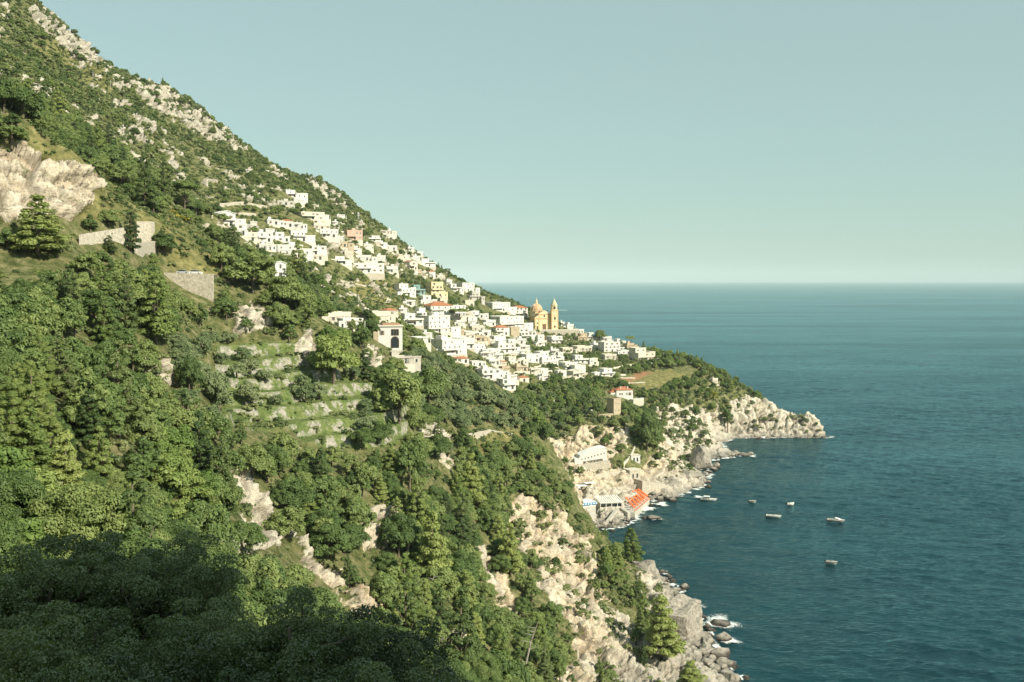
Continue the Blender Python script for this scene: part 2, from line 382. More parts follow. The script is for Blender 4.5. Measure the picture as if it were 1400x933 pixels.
# ------------------------------------------------------------------ sea
s1 = np.concatenate([[-600,-100,-20,-5,-2,-.9,-.5], np.arange(-.2,-.02,.01), np.arange(-.02,.60,.0011), [.65,.8,1.2,2,5,20,100,600]])
yr = [230.]
while yr[-1] < 2600: yr.append(yr[-1]*(1+1/560.))
while yr[-1] < 60000: yr.append(yr[-1]*1.12)
yr = np.concatenate([[-3000,-800,-100,60,150], yr])
GS, GY = np.meshgrid(s1, yr); GX = GS*np.maximum(GY, 100)
ca, sa = math.cos(R(-24)), math.sin(R(-24)); WX, WY = GX*ca+GY*sa, -GX*sa+GY*ca
wz = .62*vnoise(WX/11., WY/5.2, seed=31)+.36*vnoise(WX/4.6+9, WY/2.3, seed=32)+.17*vnoise(GX/2.0, GY/1.3, seed=33)
fade = np.clip((2400-GY)/1400, 0, 1)*np.clip((GY-235)/20, 0, 1)*(GS > -.02)*(GS < .6)
calm = .62+.38*vnoise(GX/90, GY/60, seed=34)
me = grid_mesh('sea_water', np.stack([GX, GY, wz*fade*calm*.8], -1).reshape(-1, 3), *GX.shape)
me.polygons.foreach_set('use_smooth', np.ones(len(me.polygons), bool))
sea = bpy.data.objects.new('sea_water', me); C.objects.link(sea); tag(sea, kind='structure')
m_, nt, out = mat('sea'); g = pos(nt)
w1 = noise(nt, 1.0, 3, .6, mapv(nt, g, (.10,.20,.1), (0,0,R(-22))), .6)
w2 = noise(nt, 1.0, 5, .6, mapv(nt, g, (.42,.75,.4), (0,0,R(18))), .4)
w3 = noise(nt, .011, 4, .6, mapv(nt, g, (1,2.4,1), (0,0,R(-8))))
hh = mathn(nt, 'ADD', mathn(nt, 'MULTIPLY', w1, 1.6), mathn(nt, 'MULTIPLY', w2, 1.0))
amp_ = ramp(nt, w3, [(.35,(.6,.6,.6)),(.62,(1,1,1))])
hh = mathn(nt, 'MULTIPLY', hh, amp_)
colr = ramp(nt, noise(nt, .012, 4, .6, mapv(nt, g, (1,1.6,1))), [(.35,(.0012,.020,.027)),(.65,(.002,.030,.037))])
nrm_ = bump(nt, hh, .6, 1.0)
fr_ = nd(nt, 'ShaderNodeFresnel'); fr_.inputs['IOR'].default_value = 1.31; lk(nt, nrm_, fr_.inputs['Normal'])
lane = ramp(nt, noise(nt, 1.0, 5, .62, mapv(nt, g, (.0007,.0042,1), (0,0,R(-5))), .5), [(.34,(.74,.74,.74)),(.5,(.96,.96,.96)),(.68,(1.1,1.1,1.1))])
cap_ = mathn(nt, 'MULTIPLY', mathn(nt, 'MINIMUM', fr_.outputs[0], .57), lane)   # rough sea: wave faces mask each other at grazing view
df_ = nd(nt, 'ShaderNodeBsdfDiffuse'); lk(nt, colr, df_.inputs['Color']); gl_ = nd(nt, 'ShaderNodeBsdfGlossy'); gl_.inputs['Color'].default_value = (.62, .94, 1.0, 1); gl_.inputs['Roughness'].default_value = .12; lk(nt, nrm_, gl_.inputs['Normal'])
ms_ = nd(nt, 'ShaderNodeMixShader'); lk(nt, cap_, ms_.inputs[0]); lk(nt, df_.outputs[0], ms_.inputs[1]); lk(nt, gl_.outputs[0], ms_.inputs[2]); lk(nt, ms_.outputs[0], out.inputs['Surface'])
me.materials.append(m_)

# ------------------------------------------------------------------ light, sky, air, camera
SUN_AZ = (0.80, -0.60); SUN_EL = 35.0
def setup_light():
    w = bpy.data.worlds.new('World'); scene.world = w; w.use_nodes = True; nt = w.node_tree; nt.nodes.clear()
    out = nt.nodes.new('ShaderNodeOutputWorld'); bg = nt.nodes.new('ShaderNodeBackground'); sky = nt.nodes.new('ShaderNodeTexSky')
    sky.sky_type = 'NISHITA'; sky.sun_disc = False; sky.sun_elevation = R(SUN_EL); sky.sun_rotation = math.atan2(SUN_AZ[0], SUN_AZ[1])
    sky.altitude = 100; sky.air_density = 1.0; sky.dust_density = .7; sky.ozone_density = 1.0
    tint = mixc(nt, 1.0, sky.outputs[0], (.60, .82, .68), 'MULTIPLY')
    tint = mixc(nt, .60, tint, (4.75, 6.25, 6.0))
    cap = mixc(nt, 1.0, tint, (4.8, 6.4, 6.2), 'DARKEN')
    lk(nt, cap, bg.inputs['Color']); bg.inputs['Strength'].default_value = 0.080
    lk(nt, bg.outputs[0], out.inputs['Surface'])
    l = bpy.data.lights.new('sun', 'SUN'); l.energy = 5.0; l.angle = R(.6); l.color = (1.0, .93, .76)
    so_ = bpy.data.objects.new('sun', l); C.objects.link(so_)
    ce = math.cos(R(SUN_EL)); nrm = math.hypot(*SUN_AZ)
    d = Vector((SUN_AZ[0]/nrm*ce, SUN_AZ[1]/nrm*ce, math.sin(R(SUN_EL))))
    so_.rotation_euler = d.to_track_quat('Z', 'Y').to_euler(); so_.location = (0, 0, 600)
    cam = bpy.data.cameras.new('camera'); co = bpy.data.objects.new('camera', cam); C.objects.link(co)
    cam.sensor_width = 36; cam.lens = F*36/1400; cam.shift_y = -83.5/1400; cam.clip_start = .5; cam.clip_end = 200000
    co.location = (0, 0, HC); co.rotation_euler = (R(90), 0, 0); scene.camera = co
    scene.view_settings.view_transform = 'Standard'; scene.view_settings.look = 'None'; scene.view_settings.exposure = 0.55; scene.view_settings.gamma = 1
    scene.view_settings.use_curve_mapping = False
    scene.cycles.max_bounces = 5; scene.cycles.diffuse_bounces = 2; scene.cycles.glossy_bounces = 2; scene.cycles.transmission_bounces = 2
    scene.cycles.volume_bounces = 1; scene.cycles.transparent_max_bounces = 6; scene.cycles.use_denoising = True
    scene.cycles.caustics_reflective = False; scene.cycles.caustics_refractive = False
def setup_haze():
    bm = bmesh.new(); bmesh.ops.create_cube(bm, size=1)
    me = bpy.data.meshes.new('haze'); bm.to_mesh(me); bm.free()
    x0, x1, y0, y1, z0, z1 = -62000, 62000, -3200, 62000, -70, 620
    o = bpy.data.objects.new('haze', me); C.objects.link(o); tag(o, kind='stuff')
    o.scale = (x1-x0, y1-y0, z1-z0); o.location = ((x0+x1)/2, (y0+y1)/2, (z0+z1)/2)
    m_, nt, out = mat('haze'); v = nd(nt, 'ShaderNodeVolumePrincipled')
    v.inputs['Color'].default_value = (.72, .83, .84, 1); v.inputs['Density'].default_value = 3.4e-5; v.inputs['Anisotropy'].default_value = -0.2
    lk(nt, v.outputs[0], out.inputs['Volume']); me.materials.append(m_)
setup_light()
setup_haze()
# ------------------------------------------------------------------ foliage
def leafmat(name, ca, cb, trans=.22, hue=.5, sc=.8, rough=.55, spec=.22):
    m_, nt, out = mat(name)
    oi = nd(nt, 'ShaderNodeObjectInfo'); tc = nd(nt, 'ShaderNodeTexCoord')
    n1 = noise(nt, sc, 3, .6, tc.outputs['Object'])
    f = mathn(nt, 'ADD', mathn(nt, 'MULTIPLY', oi.outputs['Random'], hue), mathn(nt, 'MULTIPLY', n1, 1-hue*.6), clamp=True)
    mid = tuple((a_*.55+b_*.45)*k_ for a_, b_, k_ in zip(ca, cb, (.88, 1.0, .9)))
    c = ramp(nt, f, [(.18, ca), (.5, mid), (.82, cb)])
    d = nd(nt, 'ShaderNodeBsdfPrincipled'); lk(nt, c, d.inputs['Base Color']); d.inputs['Roughness'].default_value = rough; d.inputs['Specular IOR Level'].default_value = spec
    t = nd(nt, 'ShaderNodeBsdfTranslucent'); lk(nt, mixc(nt, 1.0, c, (1.3,1.5,.6), 'MULTIPLY'), t.inputs['Color'])
    mx = nd(nt, 'ShaderNodeMixShader'); mx.inputs[0].default_value = trans
    lk(nt, d.outputs[0], mx.inputs[1]); lk(nt, t.outputs[0], mx.inputs[2]); lk(nt, mx.outputs[0], out.inputs['Surface'])
    return m_
M = {}
M['oak'] = leafmat('broad_leaves', (.050,.082,.027), (.215,.262,.088))
M['pine'] = leafmat('pine_needles', (.080,.115,.032), (.275,.315,.098))
M['olive'] = leafmat('olive_leaves', (.095,.122,.058), (.260,.295,.150), hue=.35)
M['shrub'] = leafmat('scrub_leaves', (.058,.084,.030), (.225,.250,.105), hue=.7)
M['bright'] = leafmat('lush_leaves', (.075,.120,.030), (.240,.295,.088))
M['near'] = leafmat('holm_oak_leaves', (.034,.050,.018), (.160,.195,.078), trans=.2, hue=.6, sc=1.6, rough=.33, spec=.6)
M['darkpine'] = leafmat('dark_needles', (.034,.058,.021), (.145,.185,.064))
M['broom'] = leafmat('broom_flowers', (.18,.17,.03), (.42,.34,.05))
M['russet'] = leafmat('dry_leaves', (.20,.11,.04), (.30,.16,.07))
def simple(name, c, rough=.8, spec=.3, ns=None, amt=.35, **kw):
    m_, nt, out = mat(name); g = pos(nt)
    if ns:
        n_ = noise(nt, ns, 5, .65, g)
        c_ = ramp(nt, n_, [(.3, tuple(x*(1-amt) for x in c)), (.7, tuple(min(1, x*(1+amt*.4)) for x in c))])
        princ(nt, out, c_, rough, spec, bump(nt, n_, .3, .1), **kw)
    else: princ(nt, out, c, rough, spec, **kw)
    return m_
M['bark'] = simple('bark', (.16,.13,.10), .9, .1, 3.0)
M['deadwood'] = simple('bleached_wood', (.42,.38,.33), .9, .1, 3.0)

def leaf_cards(Pn, Nn, size, asp=1.5, rng=nr):
    """kite shaped leaf sprays at points Pn whose faces lean along Nn"""
    n_ = len(Pn); N_ = Nn/np.linalg.norm(Nn, axis=1)[:,None]
    r_ = rng.normal(size=(n_,3)); T = np.cross(N_, r_); T /= np.linalg.norm(T, axis=1)[:,None]; B = np.cross(N_, T)
    s = (size*rng.uniform(.6,1.35,n_))[:,None]
    v = np.stack([Pn-T*s*asp*.5, Pn+B*s*.42+T*s*.05, Pn+T*s*asp*.5, Pn-B*s*.42+T*s*.05], 1)
    return v.reshape(-1,3), np.arange(n_*4).reshape(n_,4)
def dirs(n_, rng=nr):
    d = rng.normal(size=(n_,3)); return d/np.linalg.norm(d,axis=1)[:,None]
def clumps_to_leaves(cl, per, size, jit=.55, flat=1.0, rng=nr):
    """cl: list (centre, radii). Leaves over the upper and outer shell of each clump"""
    PP, NN = [], []
    for c, r_ in cl:
        c = np.array(c); r_ = np.array(r_ if hasattr(r_, '__len__') else (r_, r_, r_*.75))
        k = max(6, int(per*(r_.mean()**2)))
        d = dirs(k, rng); d[:,2] = np.where(d[:,2] < -.35, -d[:,2], d[:,2])
        rad = rng.uniform(.72, 1.08, (k,1))
        PP.append(c+d*r_*rad); nn = d/r_; nn /= np.linalg.norm(nn,axis=1)[:,None]
        NN.append(nn+rng.normal(size=(k,3))*jit*.6+np.array([0,0,.25]))
    return leaf_cards(np.vstack(PP), np.vstack(NN), size, rng=rng)
def tube(path, radii, k=6):
    V_, F_ = [], []
    path = [np.array(p, float) for p in path]
    for i, p in enumerate(path):
        a_ = path[min(i+1, len(path)-1)]-path[max(i-1, 0)]; a_ /= np.linalg.norm(a_)+1e-9
        u_ = np.cross(a_, [0.31,.2,.93] if abs(a_[2]) < .9 else [1,0,.1]); u_ /= np.linalg.norm(u_); w_ = np.cross(a_, u_)
        for j in range(k):
            t_ = 2*math.pi*j/k; V_.append(p+(u_*math.cos(t_)+w_*math.sin(t_))*radii[i])
        if i: 
            for j in range(k):
                o_ = (i-1)*k; F_.append((o_+j, o_+(j+1)%k, o_+k+(j+1)%k, o_+k+j))
    F_.append(tuple(range((len(path)-1)*k, len(path)*k)))
    return V_, F_
class MB:
    def __init__(s): s.v, s.f, s.m, s.mats = [], [], [], []
    def mi(s, m_):
        if m_ not in s.mats: s.mats.append(m_)
        return s.mats.index(m_)
    def add(s, V_, F_, m_):
        o_ = len(s.v); k = s.mi(m_); s.v += [tuple(map(float, p)) for p in V_]
        for f in F_: s.f.append(tuple(int(i)+o_ for i in f)); s.m.append(k)
    def box(s, x0, x1, y0, y1, z0, z1, m_):
        s.add([(x0,y0,z0),(x1,y0,z0),(x1,y1,z0),(x0,y1,z0),(x0,y0,z1),(x1,y0,z1),(x1,y1,z1),(x0,y1,z1)],
              [(0,3,2,1),(4,5,6,7),(0,1,5,4),(1,2,6,5),(2,3,7,6),(3,0,4,7)], m_)
    def prism(s, prof, y0, y1, m_, axis='y'):
        """extrude a closed profile (x,z) along y"""
        n_ = len(prof)
        V_ = [(x, y0, z) for x, z in prof]+[(x, y1, z) for x, z in prof]
        if axis == 'x': V_ = [(p[1], p[0], p[2]) for p in V_]
        if axis == 'z': V_ = [(p[0], p[2], p[1]) for p in V_]
        s.add(V_, [tuple(range(n_))[::-1], tuple(range(n_, 2*n_))]+[(i,(i+1)%n_,n_+(i+1)%n_,n_+i) for i in range(n_)], m_)
    def lathe(s, prof, cx, cy, m_, k=16):
        V_ = []; F_ = []
        for r_, z in prof:
            for j in range(k): V_.append((cx+r_*math.cos(2*math.pi*j/k), cy+r_*math.sin(2*math.pi*j/k), z))
        for i in range(len(prof)-1):
            for j in range(k): F_.append((i*k+j, i*k+(j+1)%k, (i+1)*k+(j+1)%k, (i+1)*k+j))
        F_.append(tuple(range((len(prof)-1)*k, len(prof)*k))); F_.append(tuple(range(k))[::-1])
        s.add(V_, F_, m_)
    def tube(s, path, radii, m_, k=6): s.add(*tube(path, radii, k), m_)
    def mesh(s, name, smooth=False):
        me_ = bpy.data.meshes.new(name); me_.from_pydata(s.v, [], s.f)
        for m_ in s.mats: me_.materials.append(m_)
        me_.polygons.foreach_set('material_index', np.array(s.m, np.int32))
        bm = bmesh.new(); bm.from_mesh(me_); bmesh.ops.recalc_face_normals(bm, faces=bm.faces); bm.to_mesh(me_); bm.free()
        if smooth: me_.polygons.foreach_set('use_smooth', np.ones(len(me_.polygons), bool))
        me_.update(); return me_
    def build(s, name, parent=None, smooth=False, loc=None):
        o = bpy.data.objects.new(name, s.mesh(name, smooth)); C.objects.link(o)
        if parent is not None: o.parent = parent
        if loc is not None: o.location = loc
        return o
def np_mesh(name, V_, F_, m_):
    me_ = bpy.data.meshes.new(name); me_.vertices.add(len(V_)); me_.vertices.foreach_set('co', V_.astype(np.float32).ravel())
    me_.loops.add(F_.size); me_.loops.foreach_set('vertex_index', F_.astype(np.int32).ravel())
    me_.polygons.add(len(F_)); me_.polygons.foreach_set('loop_start', np.arange(0, F_.size, 4, dtype=np.int32))
    me_.update(calc_edges=True); me_.materials.append(m_); return me_
def empty(name, loc, rz=0, sc_=1, **kw):
    o = bpy.data.objects.new(name, None); C.objects.link(o); o.location = loc; o.rotation_euler = (0,0,rz)
    o.scale = (sc_,)*3 if not hasattr(sc_, '__len__') else sc_; o.empty_display_size = .5
    return tag(o, **kw)

# crown outlines are unit-ish, metres; base of trunk at z=0
def crown_broad(r_, h, ncl, rng):
    cl = []
    for i in range(ncl):
        d = dirs(1, rng)[0]; d[2] = abs(d[2])*1.35-.45
        q = rng.uniform(.55,.92); lob = 1+.22*math.sin(3*math.atan2(d[1],d[0])+rng.uniform(0,1))
        c = (d[0]*r_*q*lob, d[1]*r_*q*lob, h*.50+d[2]*h*.46*q)
        cl.append((c, rng.uniform(.13,.36)*r_))
    return cl
def crown_pine(r_, h, rng, lean=.3):
    cl = []; nt_ = 9
    for i in range(nt_):
        f = i/(nt_-1); z = h*(.14+.82*f); rr = r_*((1-f)**.75*.92+.14)*rng.uniform(.8,1.15)
        k = max(2, int(3+8*(1-f)))
        a0 = rng.uniform(0,6.28)
        for j in range(k):
            a_ = a0+6.283*j/k+rng.normal()*.25; q = rng.uniform(.45,.95)
            cl.append(((math.cos(a_)*rr*q, math.sin(a_)*rr*q, z+rng.normal()*h*.025+q*.3), (rng.uniform(.30,.46)*r_*.8*(1-.45*f),)*2+(rng.uniform(.14,.22)*r_,)))
    return cl
def crown_umbrella(r_, h, rng):
    cl = []
    for i in range(34):
        a_ = rng.uniform(0,6.28); q = math.sqrt(rng.uniform(0,1))*.86
        cl.append(((math.cos(a_)*r_*q, math.sin(a_)*r_*q, h*(.80+.12*(1-q*q))+rng.normal()*.2), (.26*r_,.26*r_,.13*r_)))
    return cl
def crown_column(r_, h, rng):
    cl = []
    for i in range(30):
        f = rng.uniform(0,1); rr = r_*(math.sin(math.pi*min(1,f*.8+.2))**.6)*.75; a_ = rng.uniform(0,6.28)
        cl.append(((math.cos(a_)*rr*.6, math.sin(a_)*rr*.6, h*(.08+.88*f)), (r_*.45,r_*.45,h*.09)))
    return cl
def trunk_mb(h, r_, m_, rng, limbs=5, spread=2.5, top=.72, lean=.4):
    b_ = MB(); bx_, by_ = rng.normal()*lean, rng.normal()*lean
    b_.tube([(0,0,-1.2),(bx_*.15,by_*.15,h*.2),(bx_*.5,by_*.5,h*.45),(bx_,by_,h*top)], [r_*1.2,r_,r_*.72,r_*.25], m_, 7)
    for i in range(limbs):
        a_ = rng.uniform(0,6.28); z0 = h*rng.uniform(.28,.6); f = z0/h
        s0 = (bx_*f, by_*f, z0); e = (bx_*f+math.cos(a_)*spread, by_*f+math.sin(a_)*spread, z0+h*rng.uniform(.12,.28))
        mid = ((s0[0]+e[0])/2+rng.normal()*.2, (s0[1]+e[1])/2, (s0[2]+e[2])/2-.15)
        b_.tube([s0, mid, e], [r_*.42, r_*.28, r_*.08], m_, 5)
    return b_
PROTO = {}   # kind -> list of dict(crown, trunk, whole, r, h)
def proto(kind, cl, per, size, m_, h, r_, tr, rng):
    V_, F_ = clumps_to_leaves(cl, per, size, rng=rng)
    cm = np_mesh(kind+'_crown', V_, F_, m_)
    tm = tr.mesh(kind+'_trunk', True) if tr else None
    # joined copy for the mass beyond the individuals
    bm = bmesh.new(); bm.from_mesh(cm)
    if tm:
        nf = len(bm.faces); bm.from_mesh(tm); bm.faces.ensure_lookup_table()
        for f in bm.faces[nf:]: f.material_index = 1
    wm = bpy.data.meshes.new(kind+'_whole'); bm.to_mesh(wm); bm.free(); wm.materials.append(m_); wm.materials.append(M['bark'])
    PROTO.setdefault(kind, []).append(dict(crown=cm, trunk=tm, whole=wm, h=h, r=r_))
rg = np.random.default_rng(5)
for i in range(6):
    h = 8.0; proto('oak', crown_broad((3.6,4.3,2.7)[i%3], h, (60,70,44)[i%3], rg), 150, .34, M['oak'], h, 3.6, trunk_mb(h, .24, M['bark'], rg, 5, 2.0), rg)
for i in range(2):
    h = 8.0; proto('bright', crown_broad(3.6, h, 56, rg), 150, .34, M['bright'], h, 3.6, trunk_mb(h, .24, M['bark'], rg, 5, 2.0), rg)
for i in range(4):
    h = 13.0; proto('pine', crown_pine(3.8, h, rg), 210, .32, M['pine'], h, 3.8, trunk_mb(h, .26, M['bark'], rg, 8, 2.4, .96, .3), rg)
for i in range(3):
    h = 14.0; proto('conifer', crown_pine(3.3, h, rg), 210, .32, M['darkpine'], h, 3.3, trunk_mb(h, .26, M['bark'], rg, 8, 2.2, .97, .25), rg)
for i in range(3):
    h = 5.5; proto('olive', crown_broad(2.9, h, 46, rg), 190, .27, M['olive'], h, 2.9, trunk_mb(h, .26, M['bark'], rg, 5, 1.6), rg)
for i in range(1):
    h = 10.; proto('umbrella', crown_umbrella(4.6, h, rg), 180, .36, M['pine'], h, 4.6, trunk_mb(h, .26, M['bark'], rg, 9, 3.2, .8, .3), rg)
for i in range(1):
    h = 9.; proto('column', crown_column(1.3, h, rg), 260, .34, M['oak'], h, 1.3, trunk_mb(h, .16, M['bark'], rg, 0, 1, .8, .05), rg)
for i in range(4):
    h = 2.6; proto('shrub', [((c[0],c[1],c[2]-.75), r_) for c, r_ in crown_broad(2.0, h, 16, rg)], 85, .48, M['shrub'], h, 2.0, None, rg)
for i in range(2):
    h = 1.6; proto('tuft', [((c[0],c[1],c[2]-.6), r_) for c, r_ in crown_broad(1.3, h, 8, rg)], 120, .34, M['bright'], h, 1.3, None, rg)
# finer leaved versions for the trees that stand close
for i in range(3):
    h = 8.0; proto('oakfine', crown_broad(3.6, h, 90, rg), 900, .15, M['oak'], h, 3.6, trunk_mb(h, .22, M['bark'], rg, 5, 2.0), rg)
for i in range(2):
    h = 13.0; proto('pinefine', crown_pine(3.8, h, rg), 900, .16, M['pine'], h, 3.8, trunk_mb(h, .26, M['bark'], rg, 8, 2.4, .96, .3), rg)
# ------------------------------------------------------------------ building materials
M['white'] = simple('white_render', (.62,.61,.565), .85, .2, .9, .14)
M['cream'] = simple('cream_render', (.60,.555,.46), .9, .2, .7, .15)
M['grey'] = simple('grey_render', (.48,.46,.41), .9, .2, .6, .2)
M['tan'] = simple('bare_tan_render', (.46,.38,.27), .9, .2, .6, .22)
M['yellow'] = simple('yellow_render', (.66,.56,.34), .9, .2, .6, .12)
M['coral'] = simple('coral_render', (.60,.40,.32), .9, .2, .6, .15)
M['concrete'] = simple('concrete', (.47,.44,.38), .9, .2, .5, .25)
M['stone'] = simple('dry_stone', (.52,.47,.38), .95, .15, 1.6, .5)
M['glass'] = simple('dark_glass', (.025,.03,.032), .15, .5)
M['wood'] = simple('brown_shutter', (.16,.09,.055), .6, .3)
M['green'] = simple('green_shutter', (.06,.16,.11), .6, .3)
M['teal'] = simple('teal_netting', (.22,.36,.34), .8, .2, .8, .3)
M['blue'] = simple('blue_band', (.03,.22,.50), .6, .3)
M['orange'] = simple('orange_canvas', (.78,.16,.045), .8, .2)
M['canvas'] = simple('white_canvas', (.80,.79,.74), .8, .2)
M['dome'] = simple('dome_tiles', (.56,.36,.21), .6, .3, 1.2, .3)
M['ochrewall'] = simple('church_ochre', (.72,.46,.22), .9, .2, .5, .12)
M['churchcream'] = simple('church_cream', (.74,.60,.38), .9, .2, .5, .1)
M['spire'] = simple('majolica_spire', (.52,.52,.32), .6, .3, 2.5, .3)
M['asphalt'] = simple('asphalt', (.11,.105,.10), .9, .2, 2., .3)
M['metal'] = simple('galvanised_metal', (.35,.36,.36), .5, .5)
M['chrome'] = simple('car_tyre', (.02,.02,.02), .8, .2)
def tilem(name, c):
    m_, nt, out = mat(name); tc = nd(nt, 'ShaderNodeTexCoord'); g = tc.outputs['Object']
    w_ = nd(nt, 'ShaderNodeTexWave'); w_.inputs['Scale'].default_value = 2.2; lk(nt, g, w_.inputs['Vector'])
    n_ = noise(nt, 1.3, 5, .7, g)
    c_ = ramp(nt, n_, [(.3, tuple(x*.6 for x in c)), (.7, tuple(min(1,x*1.15) for x in c))])
    princ(nt, out, c_, .85, .2, bump(nt, w_.outputs['Fac'], .5, .1)); return m_
M['tile'] = tilem('terracotta_tiles', (.46,.19,.10))
M['tilepale'] = tilem('faded_tiles', (.44,.27,.17))

# ------------------------------------------------------------------ windows: one mesh per kind, shared by every copy
def window_mesh(w_, h_, shut=None, arch=False):
    b_ = MB(); t_ = .10
    b_.box(-w_/2-t_, w_/2+t_, -.06, .10, -t_, 0, M['cream'])
    b_.box(-w_/2-t_, -w_/2, -.05, .10, 0, h_, M['cream']); b_.box(w_/2, w_/2+t_, -.05, .10, 0, h_, M['cream'])
    b_.box(-w_/2-t_, w_/2+t_, -.05, .10, h_, h_+t_, M['cream'])
    b_.box(-.03, .03, -.035, .09, 0, h_, M['cream'])
    if shut:
        b_.box(-w_/2-t_-w_*.48, -w_/2-t_-.02, -.07, .04, 0, h_, M[shut]); b_.box(w_/2+t_+.02, w_/2+t_+w_*.48, -.07, .04, 0, h_, M[shut])
    return b_.mesh('window')
def pane_mesh(w_, h_):
    b_ = MB(); b_.box(-w_/2, w_/2, -.02, .06, 0, h_, M['glass']); return b_.mesh('pane')
WK = {}
def wkind(w_, h_, shut):
    k = (w_, h_, shut)
    if k not in WK: WK[k] = (window_mesh(w_, h_, shut), pane_mesh(w_, h_))
    return WK[k]
def put(name, me_, parent, loc=(0,0,0), rz=0):
    o = bpy.data.objects.new(name, me_); C.objects.link(o); o.parent = parent; o.location = loc; o.rotation_euler = (0,0,rz); return o
def window(root, x, y, z, face, w_, h_, shut, panes=True, name='window'):
    rz = {'f':0, 'l':-math.pi/2, 'r':math.pi/2, 'b':math.pi}[face]
    a_, b_ = wkind(w_, h_, shut)
    o = put(name, a_, root, (x, y, z), rz)
    if panes: put('pane', b_, o)
    else: pass
    return o
def arch_opening(b_, x, y, z, w_, h_, m_, k=10, d=.05):
    prof = [(x-w_/2, z), (x+w_/2, z)]+[(x+w_/2*math.cos(math.pi*i/k), z+h_-w_/2+w_/2*math.sin(math.pi*i/k)) for i in range(k+1)]
    b_.prism(prof, y-d, y+.02, m_)

